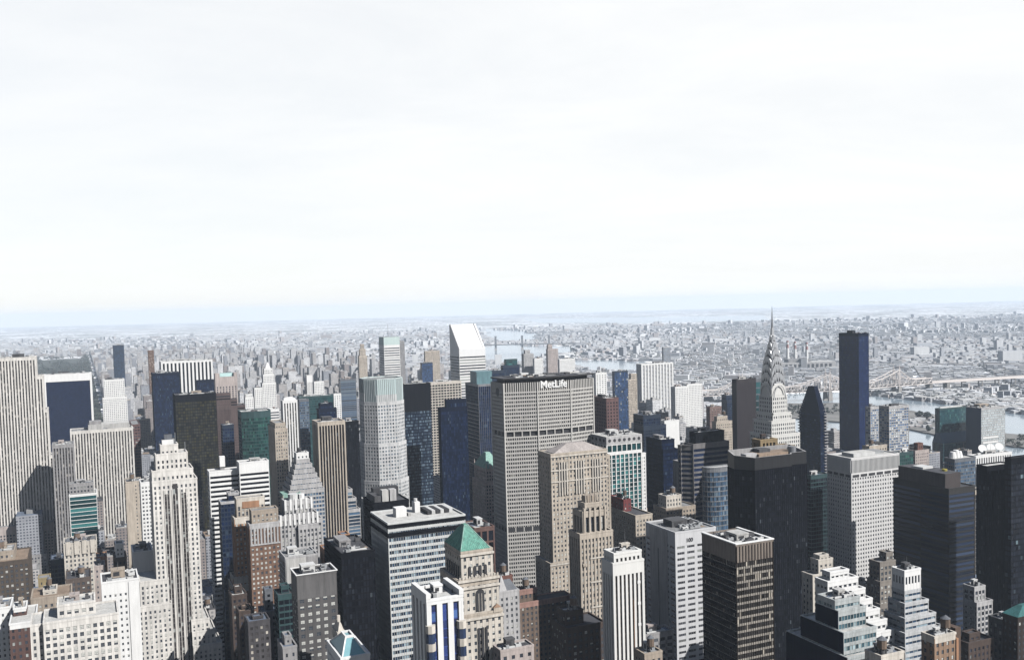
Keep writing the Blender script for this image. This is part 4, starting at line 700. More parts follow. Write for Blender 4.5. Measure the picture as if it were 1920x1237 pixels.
tower('almost black stone building with a domed roof house left of the white ribbed tower', (1034, 1062, 1134, 1180, 520), S_DBROWN.mod(glass=G_BLUE), depth=30, tiers=((.1, .55, .3, .8, 1150),), kit=5, old=True, win=True)
# pale numbered tower and its neighbour
b = tower('pale grey tower numbered at the parapet, with a blank side wall and strip windows', (1212, 1266, 1341, 1000, 640), ST(wallmat((.62, .62, .63), var=.12), G_DK2, bay=7.2, fh=4.0, pw=.28, sh=.58, pd=.3, sd=.28, top=9, roof=RF_M), kit=5, depth=None, dense=2)
m_ = MB(); m_.box(b.x0-.62, b.x0-.3, b.y0+b.d*.25, b.y0+b.d*.86, 0, b.h-.4, wallmat((.52, .50, .49))); m_.build('blank_wall', b.t)
part(b.t, 'shaft_slot', lambda m: m.box(b.x0-.7, b.x0-.62, b.y0+b.d*.55, b.y0+b.d*.57, 10, b.h-14, LOUV))
part(b.t, 'mullion', lambda m: [m.box(b.x0+k*1.44, b.x0+k*1.44+.2, b.y0-.25, b.y0-.02, 0, b.h-9, GREY) for k in range(1, int(b.w/1.44))])
sign(b.t, '100', b.X(1292, 1010), b.y0-.62, b.h-6.6, 3.8, wallmat((.08, .08, .09)), off=.01, depth=.1)
tower('low grey block with strip windows at the foot of the pale numbered tower', (1206, 1209, 1262, 1192, 540), ST(GREY, G_DK2, bay=5, fh=4, pw=.3, sh=.5, pd=.2, sd=.2, roof=RF_B), depth=24, kit=5, cat='office block')
tower('small tan roofed block at the bottom edge right of the white ribbed tower', (1206, 1209, 1240, 1228, 470), S_TANP, depth=18, kit=4, old=True, cat='loft building')
# --- right half
tower('chocolate granite tower with a dark teal flank, just left of the spired skyscraper', (1378, 1381, 1417, 713, 1150), ST(wallmat((.04, .033, .036)), wallmat((.028, .022, .026), rough=.5), bay=60, fh=60, pw=.0, sh=.0, pd=.1, sd=.1, top=3, roof=RF_D), depth=30, kit=1)
tower('dark teal glass wing banded with pale floors behind the left shoulder of the spired skyscraper', (1410, 1411, 1440, 713, 1190), ST(SLATE, G_TEAL, bay=30, fh=8, pw=.02, sh=.2, pd=.1, sd=.2, roof=RF_D), depth=30, kit=0)
# spired art deco skyscraper
S_CH = ST(wallmat((.70, .69, .66), var=.08), G_DK, bay=2.5, fh=3.7, pw=.5, sh=.42, pd=.3, sd=.22, top=2, roof=RF_L)
b = solve((1424, 1448, 1475, 742, 870)); t = empty('spired_skyscraper', 'silver spired art deco skyscraper with nested arches in its tapering crown', 'skyscraper', b.base); b.t = t; M = Parts()
facade(M, rect(b.x0, b.x1, b.y0, b.y1), 0, b.h, S_CH, cap=False)
for (l, r, f, bk, yp) in ((.8, 3.5, 1.5, 3, 776), (3.5, 6.5, 3, 4, 790), (6, 9, 6, 6, 815)): facade(M, rect(b.x0-l, b.x1+r, b.y0-f, b.y1+bk), 0, b.z(yp), S_CH)
M.build(t)
a0 = b.w/2; zc = b.z(742); sc_ = 870/1815
def archprism(m, a, zs, za, half, axis, mm, mside):
    n = 10; pts = [(-a, zs)]+[(-a*math.cos(math.pi*k/n), zs+(za-zs)*math.sin(math.pi*k/n)**.55) for k in range(1, n)]+[(a, zs)]
    def tr(x, y, z): return (x, y, z) if axis == 0 else (y, -x, z)
    F = [tr(x, -half, z) for x, z in pts]; B = [tr(x, half, z) for x, z in pts]
    m.face(F, mm); m.face(B[::-1], mm)
    for i in range(len(pts)-1): m.face([F[i], B[i], B[i+1], F[i+1]][::-1], mside)
m0 = MB(); yl = [742, 722, 706, 690, 674, 660, 646]; tops = [719, 700, 684, 669, 655, 642, 628]; aa = [1.0, .97, .90, .80, .64, .44, .28]
for k in range(7):
    a = a0*aa[k]; zs = b.z(yl[k]) if k else zc; za = b.z(tops[k]); m = MB()
    for ax in (0, 1): archprism(m, a*.985, zs-6*(k > 0), za, a, ax, SILVER if k else S_CH.wall, SILVER)
    m.build('crown_arch', t)
    m = MB()
    for ax in (0, 1):
        n = 7 if k < 5 else 5
        for q in range(1, n):
            th = math.pi*q/n; rx, rz = -a*.80*math.cos(th), (zs-3*(k > 0))+(za-zs)*.74*math.sin(th)
            s2 = a*.16+.3
            pts = [(rx-s2*.7, rz-s2), (rx+s2*.7, rz-s2), (rx+.1*math.cos(th), rz+s2*1.5)]
            f = [(x, -a-.06, z) if ax == 0 else (-a-.06, -x, z) for x, z in pts]; m.face(f, LOUV)
    if k: m.build('triangular_window', t)
m = MB(); zb = b.z(640)
m.loft(rect(-a0*.24, a0*.24, -a0*.24, a0*.24), zb, rect(-a0*.1, a0*.1, -a0*.1, a0*.1), b.z(614), SILVER); m.build('spire_base', t)
m = MB(); m.tube((0, 0, b.z(616)), (0, 0, b.z(574)), a0*.12, STEEL, 8, .12); m.build('spire', t)
part(t, 'arch_rim', lambda m: [m.tube((-a0*.8*math.cos(math.pi*k/12), b.y0-.5, zc-3+12*math.sin(math.pi*k/12)), (-a0*.8*math.cos(math.pi*(k+1)/12), b.y0-.5, zc-3+12*math.sin(math.pi*(k+1)/12)), .4, SILVER, 4) for k in range(12)]+[m.tube((b.x0-.5, b.d*.4*math.cos(math.pi*k/12), zc-3+12*math.sin(math.pi*k/12)), (b.x0-.5, b.d*.4*math.cos(math.pi*(k+1)/12), zc-3+12*math.sin(math.pi*(k+1)/12)), .4, SILVER, 4) for k in range(12)])
part(t, 'eagle_gargoyle', lambda m: [m.loft(rect(x-.7, x+.7, y-.7, y+.7), b.z(777), rect(x-.3+sx*1.2, x+.3+sx*1.2, y-1.5, y-.9), b.z(773), STEEL) for x, y, sx in ((b.x0-.8, b.y0-1.5, -1), (b.x1+3.5, b.y0-1.5, 1))])
# buttressed tan crown in front
b = tower('dark tan tower with a crown of vertical buttress fins in front of the spired skyscraper', (1420, 1428, 1484, 842, 780), ST(wallmat((.30, .22, .12)), LOUV, bay=3.4, fh=60, pw=.4, sh=.02, pd=1.8, sd=.2, top=2, roof=RF_D), kit=2, depth=20, kitm=DKBROWN, tiers=((.0, .45, .1, .9, 826),))
part(b.t, 'crown_fin', lambda m: [m.box(b.x0+k*b.w/11-.5, b.x0+k*b.w/11+.5, b.y0-2.6, b.y0-1.95, b.h-18, b.h-1, wallmat((.42, .31, .17))) for k in range(12)])
# black faceted glass tower
b = solve((1377, 1415, 1519, 858, 690), 42); t = empty('office_tower', 'huge black faceted glass tower standing in shadow before the spired skyscraper', 'skyscraper', b.base); M = Parts()
w = b.w; pl = [(b.x0, b.y0), (b.x0+w*.66, b.y0), (b.x0+w*.72, b.y0+4), (b.x1, b.y0+4), (b.x1, b.y1), (b.x0-6, b.y1), (b.x0-9, b.y0+12)]
facade(M, pl, 0, b.h-9, S_BLACK.mod(fh=3.9, top=1), cap=False); M.build(t); qz = b.h-9
part(t, 'crown_wall', lambda m: [m.face([(*pl[i], qz), (*pl[(i+1) % 7], qz), (*pl[(i+1) % 7], qz+h2), (*pl[i], qz+h1)], wallmat((.024, .024, .026), rough=.4)) or m.face([(*grow(pl, -.8)[(i+1) % 7], qz), (*grow(pl, -.8)[i], qz), (*grow(pl, -.8)[i], qz+h1), (*grow(pl, -.8)[(i+1) % 7], qz+h2)], GREY) or m.face([(*pl[i], qz+h1), (*pl[(i+1) % 7], qz+h2), (*grow(pl, -.8)[(i+1) % 7], qz+h2), (*grow(pl, -.8)[i], qz+h1)], GREYL) for i, h1, h2 in ((0, 9, 9), (1, 9, 9), (2, 9, 9), (3, 9, 12), (4, 12, 12), (5, 12, 10), (6, 10, 9))])
part(t, 'roof', lambda m: m.face([(*p, qz+6) for p in grow(pl, -.8)], RF_D))
part(t, 'roof_platform', lambda m: (m.box(b.x0+w*.2, b.x0+w*.85, b.y0+8, b.y0+20, qz+6, qz+9.5, RF_T), m.box(b.x0+w*.3, b.x0+w*.5, b.y0+14, b.y0+22, qz+9.5, qz+12, DKGREY), m.tube((b.x0+w*.8, b.y0+8, qz+6), (b.x0+w*.8, b.y0+8, qz+13), 3, STEEL, 12), m.box(b.x0, b.x0+w*.2, b.y0+10, b.y0+16, qz+6, qz+10, GREYL)))
b = tower('dark octagonal tower with striped grey floors left of the black faceted tower', (1284, 1300, 1366, 834, 900), ST(wallmat((.20, .19, .19)), G_BLKB, bay=30, fh=4.6, pw=.01, sh=.42, pd=.1, sd=.35, top=4, roof=RF_D), tiers=((.12, .92, .2, .9, 813, S_BLACK),), kit=5, depth=34, kitm=GREY)
M = Parts(); facade(M, [(b.x0-10, b.y0+10), (b.x0-.4, b.y0+1), (b.x0-.4, b.y1), (b.x0-10, b.y1-8)], 0, b.h-1, ST(wallmat((.20, .19, .19)), G_BLKB, bay=30, fh=4.6, pw=.01, sh=.42, pd=.1, sd=.35, top=4, roof=RF_D)); M.build(b.t)
b = solve((1317, 1330, 1377, 880, 770), 30); t = empty('office_tower', 'blue green glass tower with rounded front and white edge, beside the black faceted tower', 'skyscraper', b.base); M = Parts()
pl = [(b.x0, b.y0+6)]+[(b.x0+b.w*.5*(1-math.cos(math.pi*k/10)), b.y0+6-6*math.sin(math.pi*k/10)) for k in range(1, 8)]+[(b.x1, b.y0+1), (b.x1, b.y1), (b.x0, b.y1)]
facade(M, pl, 0, b.h, ST(STEEL, G_BLUE, bay=1.8, fh=4, pw=.1, sh=.22, pd=.1, sd=.2, top=3, roof=RF_L)); M.build(t); roofkit(t, b.x0+2, b.x1-2, b.y0+6, b.y1-2, b.h+.2, 2, mat=CREAM)
part(t, 'edge_strip', lambda m: [m.box(b.x1-5, b.x1-.2, b.y0+.4, b.y0+.9, z, z+1.8, GREYL) for z in range(20, int(b.h)-2, 4)])
tower('dark blue office tower with a set back right wing, left of the octagonal striped tower', (1188, 1206, 1238, 780, 1200), S_NAVY, depth=36, low=((0, 8, 0, 0, 800),), kit=2)
b = tower('twin block dark glass tower with a lower right wing, near the round hole tower', (1212, 1241, 1264, 826, 1000), ST(BLACKB, G_BLKB, bay=2, fh=3.9, pw=.1, sh=.3, pd=.1, sd=.2, top=3, roof=RF_M), kit=2, depth=30, low=((0, 3, 2, 0, 844),))
tower('white blank slab rising behind the twin block dark glass tower', (1243, 1246, 1273, 790, 1320), ST(WHITE, G_DK, bay=60, fh=60, pw=0, sh=0, top=120, roof=RF_L), depth=20, kit=1)
tower('pale slab edge standing against the dark octagonal tower', (1271, 1272, 1283, 866, 960), ST(GREY, G_DK, bay=6, fh=6, pw=.9, sh=.9), depth=18, kit=0, cat='office block')
# apartment towers across the east side
b = tower('big pale apartment tower with alternating white balconies and deep blue recesses', (1195, 1203, 1260, 683, 2300), ST(WHITE, glassmat((.06, .08, .15), frac=.2), bay=9, fh=3.2, pw=.4, sh=.42, pd=2.0, sd=1.2, top=3, roof=RF_L), depth=40, kit=3, name='apartment_tower')
b = tower('twin white apartment slab with fine window columns right of the balcony tower', (1258, 1266, 1290, 726, 1900), S_WHITEP.mod(bay=3.6), depth=26, kit=2, name='apartment_tower')
tower('white apartment slab with brown window columns beside its twin, slightly taller', (1286, 1288, 1316, 721, 1930), S_WHITEP.mod(bay=3.6), depth=26, kit=2, name='apartment_tower')
tower('deep blue glass tower in the middle distance right of the wide grey octagonal tower', (1150, 1152, 1177, 697, 1900), ST(NAVY, glassmat((.012, .03, .075), frac=.05), bay=3, fh=4, pw=.06, sh=.15, pd=.1, sd=.1), depth=34, kit=1)
tower('slim tan and blue tower next to the deep blue glass tower', (1176, 1177, 1194, 712, 2000), S_TANLP, depth=26, tiers=((.4, 1, .1, .9, 702),), kit=0, name='apartment_tower')
tower('grey paired tower with twin dark tops in the haze behind the wide grey octagonal tower', (1024, 1027, 1046, 655, 2800), S_WHITEP.mod(wall=PINK), depth=30, tiers=((.05, .45, .1, .9, 648), (.1, .4, .2, .8, 646)), kit=0, name='apartment_tower')
tower('low white apartment slab right of the grey paired tower in the haze', (1046, 1049, 1078, 674, 2700), S_WHITEP, depth=30, kit=1, name='apartment_tower')
tower('stepped blue-white apartment tower in the haze left of the grey paired tower', (978, 982, 1000, 664, 2500), S_WHITEP.mod(wall=GREYL), depth=30, tiers=((.2, .7, .2, .8, 657),), kit=0, name='apartment_tower')
tower('small bright white apartment slab beside the stepped blue-white tower', (1000, 1002, 1018, 673, 2480), S_WHITEP, depth=26, kit=1, name='apartment_tower')
tower('white building with round openings just right of the wide grey tower top', (1110, 1117, 1137, 700, 1700), S_WHITEP.mod(bay=5), depth=26, kit=1)
tower('dark teal tower standing alone by the park far on the left', (211, 212, 232, 648, 3300), ST(NAVY, glassmat((.01, .02, .04), frac=0), bay=4, fh=4, pw=.06, sh=.15), depth=40, kit=1, name='apartment_tower')
tower('slim brown tower far behind, right of the lone dark teal tower', (276, 278, 288, 658, 2800), S_BROWNP, depth=24, kit=0, name='apartment_tower')
tower('pale blue glazed tower in the haze above the balcony apartment tower', (1243, 1244, 1257, 651, 3400), ST(GREYL, G_BLUE, bay=4, fh=4, pw=.2, sh=.3), depth=30, kit=0, name='apartment_tower')
tower('narrow dark navy tower between the white apartment slabs and the chocolate granite tower', (1353, 1362, 1379, 742, 1650), S_NAVY, depth=26, low=((0, 0, 2, 0, 752),), kit=1)
tower('squat brown stepped tower with a white ledge left of the chocolate granite tower', (1328, 1331, 1352, 764, 1500), S_TANP.mod(wall=wallmat((.25, .17, .15))), depth=26, kit=1, name='apartment_tower')
tower('white terraced apartment house below the squat brown tower', (1338, 1343, 1374, 792, 1300), S_WHITEP.mod(wall=TANL), depth=26, tiers=((.1, .7, .2, .9, 782),), low=((2, 3, 2, 2, 806),), kit=2, old=True, name='apartment_tower')
# near black slab on the skyline
G_TW = glassmat((.005, .012, .045), blind=(.02, .035, .07), frac=.06, spec=.1, var=.25)
b = tower('soaring plain dark blue glass slab that cuts the horizon by the river', (1573, 1610, 1628.5, 626, 1470), ST(BLACKB, G_TW, bay=3, fh=3.9, pw=.05, sh=.08, pd=.06, sd=.1, top=4, roof=RF_D), kit=1, kitm=BLACK, name='residential_tower')
# peaked dark tower with balconies
b = solve((1499, 1538, 1549, 776, 1280), None); t = empty('residential_tower', 'dark navy tower narrowing to a blunt peak, edged with stepped balconies', 'skyscraper', b.base); M = Parts()
facade(M, rect(b.x0, b.x1, b.y0, b.y1), 0, b.h, ST(BLACKB, G_BLKB, bay=3, fh=3.4, pw=.1, sh=.3, pd=.1, sd=.15, top=1), cap=False); M.build(t)
zp = P(1524, 725, 1290).z; part(t, 'peak', lambda m: m.loft(rect(b.x0, b.x1, b.y0, b.y1), b.h, rect(b.x0+b.w*.2, b.x0+b.w*.8, b.y0+b.d*.34, b.y0+b.d*.62), zp, BLACKB))
part(t, 'balcony', lambda m: [(m.box(b.x1-4, b.x1+2.2, b.y0-1.6, b.y0+2, z, z+1.2, GREY), m.box(b.x0-1.4, b.x0+2, b.y1-3, b.y1+2, z, z+1.2, SLATE)) for z in range(20, int(b.h)-1, 4)]+[(m.box(b.x0+b.w*(1-.4*f)-3, b.x0+b.w*(1-.4*f)+1, b.y0+b.d*.4*f, b.y0+b.d*.4*f+3, b.h+(zp-b.h)*f, b.h+(zp-b.h)*f+1, GREY), m.box(b.x0-.6+b.w*.25*f, b.x0+1+b.w*.25*f, b.y1-b.d*.4*f-3, b.y1-b.d*.4*f+1, b.h+(zp-b.h)*f, b.h+(zp-b.h)*f+1, SLATE)) for f in (0, .1, .2, .3, .4)])
# white ribbed-top tower with a building's shadow across it
b = tower('white square windowed tower with a ribbed mechanical top and a diagonal shadow on its front', (1552, 1596, 1685, 861, 850), ST(wallmat((.66, .65, .64), var=.1), G_DK, bay=2.9, fh=3.75, pw=.5, sh=.5, pd=.35, sd=.3, top=17, topm=wallmat((.72, .71, .70), var=.1), roof=RF_L), kit=None, depth=None)
part(b.t, 'top_rib', lambda m: [m.box(b.x0+k*1.45, b.x0+k*1.45+.5, b.y0-.95, b.y0-.38, b.h-12, b.h-.8, WHITE) for k in range(int(b.w/1.45)+1)]+[m.box(b.x0-.95, b.x0-.38, b.y0+k*1.45, b.y0+k*1.45+.5, b.h-12, b.h-.8, WHITE) for k in range(int(b.d/1.45)+1)])
part(b.t, 'louvre', lambda m: [m.box(b.x0+1+k*b.w/6, b.x0+b.w/6-.6+k*b.w/6, b.y0-.46, b.y0-.4, b.h-16.5, b.h-14, LOUV) for k in range(6)]+[m.box(b.x0-.46, b.x0-.4, b.y0+1+k*b.d/4, b.y0+b.d/4-.6+k*b.d/4, b.h-16.5, b.h-14, LOUV) for k in range(4)])
part(b.t, 'penthouse', lambda m: (m.box(b.x0+b.w*.15, b.x0+b.w*.6, b.y0+b.d*.2, b.y0+b.d*.7, b.h+.2, b.h+3.4, MACHL, RF_L), m.box(b.x0+b.w*.62, b.x0+b.w*.9, b.y0+b.d*.4, b.y0+b.d*.9, b.h+.2, b.h+2, MACH, RF_M)))
tower('dull dark green slab in shade between the black faceted tower and the ribbed-top white tower', (1519, 1520, 1553, 893, 920), ST(TEALW, G_BLK, bay=3, fh=3.9, pw=.1, sh=.25, pd=.1, sd=.1, top=3, roof=RF_D), depth=30, kit=1)
# dark square tower in front on the right
b = tower('big black square tower with dark blue banded right face and a brown roof box', (1676, 1779, 1827, 918, 760), ST(wallmat((.016, .018, .022)), glassmat((.010, .016, .032), blind=(.03, .045, .08), frac=.25, spec=.25), bay=30, fh=4, pw=.02, sh=.4, pd=.1, sd=.3, top=4, topm=wallmat((.035, .033, .032)), roof=RF_D), kit=None, depth=None)
part(b.t, 'roof_box', lambda m: (m.box(b.x0+b.w*.02, b.x0+b.w*.62, b.y0+4, b.y1-b.d*.08, b.h+.2, b.h+12, wallmat((.075, .062, .06)), RF_D), m.box(b.x0+b.w*.1, b.x0+b.w*.5, b.y0+b.d*.5, b.y0+b.d*.7, b.h+12, b.h+13.5, MACHL), m.tube((b.x0+b.w*.4, b.y0+b.d*.25, b.h+12), (b.x0+b.w*.4, b.y0+b.d*.25, b.h+13.6), 2, wallmat((.5, .42, .08)), 8)))
tower('black slab pricked with tiny lit windows at the right edge of the photo', (1884, 1896, 1990, 861, 700), ST(BLACK, glassmat((.007, .009, .014), blind=(.10, .14, .16), frac=.03, spec=.12), bay=2.4, fh=4, pw=.1, sh=.3, pd=.1, sd=.1, top=4, roof=RF_D), depth=None, kit=1)
tower('lower black wing of the lit slab, with a pale roof, at the right edge', (1846, 1851, 1896, 876, 715), S_BLACK.mod(roof=RF_L), depth=14, kit=0)
b = solve((1762, 1762, 1814, 767, 1500), 22); t = empty('office_tower', 'teal mirror glass tower that steps out with a sloping skirt by the river', 'skyscraper', b.base); M = Parts()
S_UP = ST(TEALW, glassmat((.012, .036, .044), blind=(.035, .09, .09), frac=.2, spec=.4, var=.3), bay=3, fh=3.6, pw=.04, sh=.06, pd=.05, sd=.08, top=2, roof=RF_L)
z1, z2 = b.z(812), b.z(829); facade(M, rect(b.x0, b.x1, b.y0, b.y1), z1-2, b.h, S_UP); facade(M, rect(b.x0-6, b.x1-4, b.y0-12, b.y1), 0, z2, S_UP, cap=False); M.build(t)
part(t, 'sloping_skirt', lambda m: m.loft(rect(b.x0-6.2, b.x1-3.8, b.y0-12.2, b.y1), z2, rect(b.x0-.2, b.x1+.2, b.y0-.3, b.y1), z1, wallmat((.012, .045, .085), rough=.25, var=.1)))
part(t, 'roof_plant', lambda m: m.box(b.x0+5, b.x1-8, b.y0+4, b.y1-4, b.h+.2, b.h+3, MACHL))
b = tower('broad river front slab with a dark blue narrow end and a pale green-grey glass face', (1812, 1840, 1884, 766, 1460), ST(GREYL, G_PALE, bay=1.4, fh=3.7, pw=.25, sh=.4, pd=.15, sd=.2, top=3, roof=RF_L), depth=None, kit=2)
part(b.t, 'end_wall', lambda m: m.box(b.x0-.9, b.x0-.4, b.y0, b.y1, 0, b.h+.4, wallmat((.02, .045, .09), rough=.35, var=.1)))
part(b.t, 'plant_band', lambda m: [m.box(b.x0+b.w*.05, b.x0+b.w*.7, b.y0-.6, b.y0-.35, z, z+2.6, WHITE) for z in (b.z(823), b.z(832))])
S_RIV = ST(GREYL, glassmat((.05, .09, .16), blind=(.4, .43, .45), frac=.4), bay=4, fh=3.6, pw=.12, sh=.35, pd=.4, sd=.5, top=3, roof=RF_L)
tower('blue and white checked apartment tower by the river, nearer one', (1649, 1667, 1703, 763, 1300), S_RIV, kit=2, name='apartment_tower', depth=None)
tower('blue and white checked apartment tower peeping beside the dark blue glass slab', (1630, 1632, 1650, 764, 1380), S_RIV, depth=24, kit=1, name='apartment_tower')
tower('dark office block with a bulging white roof dome in front of the teal mirror tower', (1771, 1790, 1829, 862, 1000), ST(SLATE, G_BLUE, bay=2.4, fh=3.8, pw=.15, sh=.3, pd=.15, sd=.15, top=3, roof=RF_L), depth=28, kit=None, cat='office block')
bb = [o for o in COL.objects if o.get('label', '').startswith('dark office block with a bulging')][0]
def dome(m):
    for k in range(3): m.tube((-6+k*4.5, 4, P(1790, 862, 1000).z), (-6+k*4.5, 4, P(1790, 862, 1000).z+8-abs(k-1)*1.5), 4, WHITE, 12, 2.6)
part(bb, 'roof_dome', dome)
b = tower('dark and white striped block carrying three big satellite dishes', (1826, 1829, 1895, 856, 1050), ST(WHITE, G_DK, bay=3.6, fh=20, pw=.5, sh=.03, pd=.8, sd=.1, top=2, roof=RF_L), depth=30, low=((5, 2, 6, 2, 874),), kit=1)
for k in range(3):
    m = MB(); c = Vector((b.x0+b.w*(.36+.24*k), b.y0+8, b.h+6)); ax = Vector((-.35, -.75, .5)).normalized()
    m.tube((c.x, c.y, b.h), tuple(c), .5, STEEL, 6); m.tube(tuple(c), tuple(c+ax*1.2), 1.5, WHITE, 14, 4.6); m.build('satellite_dish', b.t)
tower('low green glass building with a white curved canopy roof beside the ribbed-top white tower', (1684, 1687, 1712, 850, 1060), ST(TEALW, G_GRN, bay=3, fh=4, pw=.15, sh=.3, pd=.1, sd=.2, roof=RF_L), depth=24, kit=3, kitm=WHITE, cat='office block')
tower('pinkish apartment block with a brick stair head left of the teal mirror tower', (1703, 1716, 1741, 846, 1120), S_WHITEP.mod(wall=PINK), depth=24, tiers=((.35, .7, .3, .8, 833, ST(BRICK, G_DK, bay=4, fh=4, pw=.7, sh=.5)),), kit=0, name='apartment_tower')
tower('tan rooftop block behind the ribbed-top white tower', (1624, 1630, 1662, 838, 1010), S_TANLP, depth=22, kit=4, old=True, name='apartment_tower')
tower('narrow beige ribbed tower between the two black towers on the right', (1824, 1827, 1847, 921, 850), ST(TANL, G_BLK, bay=3, fh=4, pw=.3, sh=.1, pd=.5, sd=.1, span=SLATE, top=3), depth=24, kit=1)
b = tower('white framed narrow block with square openings at the foot of the big black square tower', (1824, 1827, 1846, 1102, 690), ST(GREYL, G_DK, bay=4, fh=4, pw=.3, sh=.35, pd=.4, sd=.4), depth=16, low=((0, 5, 2, 0, 1130),), kit=1, cat='office block')
# foreground right
b = tower('black bronze tower with shining floor bands on its sunlit face and a white roof rim', (1318, 1380, 1448, 1024, 520), ST(BRONZE, glassmat((.02, .018, .017), blind=(.30, .27, .23), frac=.08), bay=1.55, fh=3.9, pw=.13, sh=.32, pd=.35, sd=.2, span=wallmat((.36, .33, .29)), top=9, topm=wallmat((.24, .20, .17)), roof=RF_D), kit=5, depth=None, kitm=CONC, dense=2)
part(b.t, 'side_shade_strip', lambda m: [m.box(b.x0-.55, b.x0-.37, b.y0, b.y1, z, z+1.6, BLACK) for z in [k*3.9 for k in range(int((b.h-9)/3.9))]])  # painted shade: black strips over the side turned from the sun
part(b.t, 'roof_rim', lambda m: [m.box(b.x0-.8, b.x1+.8, b.y0-.8, b.y0+.9, b.h+1.02, b.h+1.6, WHITE), m.box(b.x0-.8, b.x0+1.3, b.y0+.9, b.y1+.8, b.h+1.02, b.h+1.58, WHITE), m.box(b.x1-.9, b.x1+.8, b.y0+.9, b.y1+.8, b.h+1.02, b.h+1.57, WHITE)])
part(b.t, 'top_mullion', lambda m: [m.box(b.x0+k*b.w/12-.12, b.x0+k*b.w/12+.12, b.y0-.8, b.y0-.42, b.h-9, b.h-.1, BRONZE) for k in range(13)])
tower('tan stepped deco block with a sunlit crown peeping beside the black bronze tower', (1521, 1524, 1566, 1080, 590), S_TANLP.mod(wall=CREAM), depth=22, tiers=((.35, .95, .2, .9, 1054), (.45, .8, .3, .8, 1046)), kit=0, win=True, old=True)
S_WT = ST(WHITE, G_DK, bay=3.4, fh=3.5, pw=.4, sh=.5, pd=.4, sd=.6, top=2.5, roof=RF_L)
b = tower('bright white terraced building stepping down to the right behind the dark glass stepped block', (1546, 1552, 1606, 1092, 545), S_WT, depth=24, tiers=((.2, .8, .3, .9, 1076),), low=((0, 2.5, 3, 0, 1112), (0, 5, 6, 0, 1130), (0, 7.5, 9, 0, 1148), (0, 10, 12, 0, 1166), (0, 12.5, 15, 0, 1184)), kit=4, name='terraced_building')
S_GST = ST(wallmat((.50, .53, .53)), glassmat((.03, .06, .075), blind=(.25, .32, .34), frac=.3), bay=1.8, fh=3.8, pw=.12, sh=.42, pd=.15, sd=.25, top=2, roof=RF_L)
b = tower('stepped glass block with a black flank and pale banded front at the bottom right', (1531, 1572, 1622, 1148, 450), S_GST, depth=None, kit=5, kitm=CONC, tiers=((.0, .9, .15, .9, 1128),), low=((1.5, 1.6, 5, 9, 1182), (3, 3.2, 9, 18, 1222)), dense=2, name='stepped_glass_building', cat='office block')
part(b.t, 'flank_shade', lambda m: (m.box(b.x0-.75, b.x0-.35, b.y0-.2, b.y1, b.z(1182)+1.3, b.h+.7, BLACKB), m.box(b.x0-2.2, b.x0-1.85, b.y0-5.2, b.y1+9, b.z(1222)+1.3, b.z(1182)+.7, BLACKB), m.box(b.x0-3.7, b.x0-3.35, b.y0-9.2, b.y1+18, 0, b.z(1222)+.7, BLACKB)))  # black sheets put the flank's shade in as colour; front stays pale
S_ZIG = ST(wallmat((.60, .61, .62)), G_SLAT, bay=3, fh=3.3, pw=.06, sh=.56, pd=.1, sd=.4, top=1.2, roof=RF_L)
b = tower('white ziggurat office tower with banded terraces widening to its base', (1674, 1696, 1725, 1110, 545), S_ZIG, depth=None, kit=2, tiers=((.0, 1, 0, 1, 1072, ST(WHITE, G_DK, bay=2.4, fh=7, pw=.45, sh=.5, pd=.3, sd=.25, top=3, roof=RF_D)),), low=tuple((k*1.8, k*3.8, k*1.8, k*1.2, 1106+k*25) for k in range(1, 6)), name='ziggurat_tower', kitm=DKGREY)
tower('grey brown setback tower in half shade left of the white ziggurat', (1631, 1650, 1678, 1056, 640), S_GREYP.mod(wall=wallmat((.28, .25, .22)), pw=.4), depth=22, tiers=((.55, .95, .2, .8, 1040),), low=((2, 0, 2, 0, 1090), (4, 1, 4, 0, 1130)), kit=2, old=True, win=True)
b = tower('tan brick block with an orange striped corner and crowded roof at the bottom right', (1730, 1752, 1790, 1196, 430), S_TANP.mod(wall=wallmat((.33, .22, .15)), topm=CREAM), depth=None, kit=6, old=True, win=True, dense=2)
part(b.t, 'corner_pier', lambda m: [m.box(b.x1+.2, b.x1+1.6, b.y0-.8, b.y0+8, 0, b.h-2, ORANGE), m.box(b.x1+1.65, b.x1+5, b.y0+1, b.y0+9, 0, b.h+2, wallmat((.12, .08, .06)))])
b = tower('cream roofed block full of vents at the bottom edge left of the tan brick block', (1634, 1652, 1693, 1232, 425), S_CREAMP, depth=20, kit=6, old=True, dense=2, cat='loft building')
tower('dark shaded block between the tan brick block and the teal roofed house', (1806, 1816, 1862, 1208, 520), S_DBROWN, depth=24, kit=4, tiers=((.2, .6, .3, .8, 1192),), old=True, cat='loft building')
tower('shadowy grey block below the black slab at the right edge', (1866, 1880, 1908, 1164, 545), S_GREYP.mod(wall=DKGREY), depth=20, kit=2, cat='loft building')
b = tower('brick house with a shallow teal hipped roof in the bottom right corner', (1892, 1908, 1960, 1160, 520), ST(wallmat((.035, .024, .02)), G_DK, bay=3.2, fh=3.7, pw=.55, sh=.5, pd=.25, sd=.2, top=2), depth=20, kit=None, cat='office block', win=True)  # near-black wall colour carries the shade on this brick
part(b.t, 'roof', lambda m: m.loft(rect(b.x0-.5, b.x1+.5, b.y0-.5, b.y1+.5), b.h+1.1, rect(b.x0+b.w*.35, b.x0+b.w*.65, -1.5, 1.5), b.h+5.5, wallmat((.05, .18, .18), var=.4)))
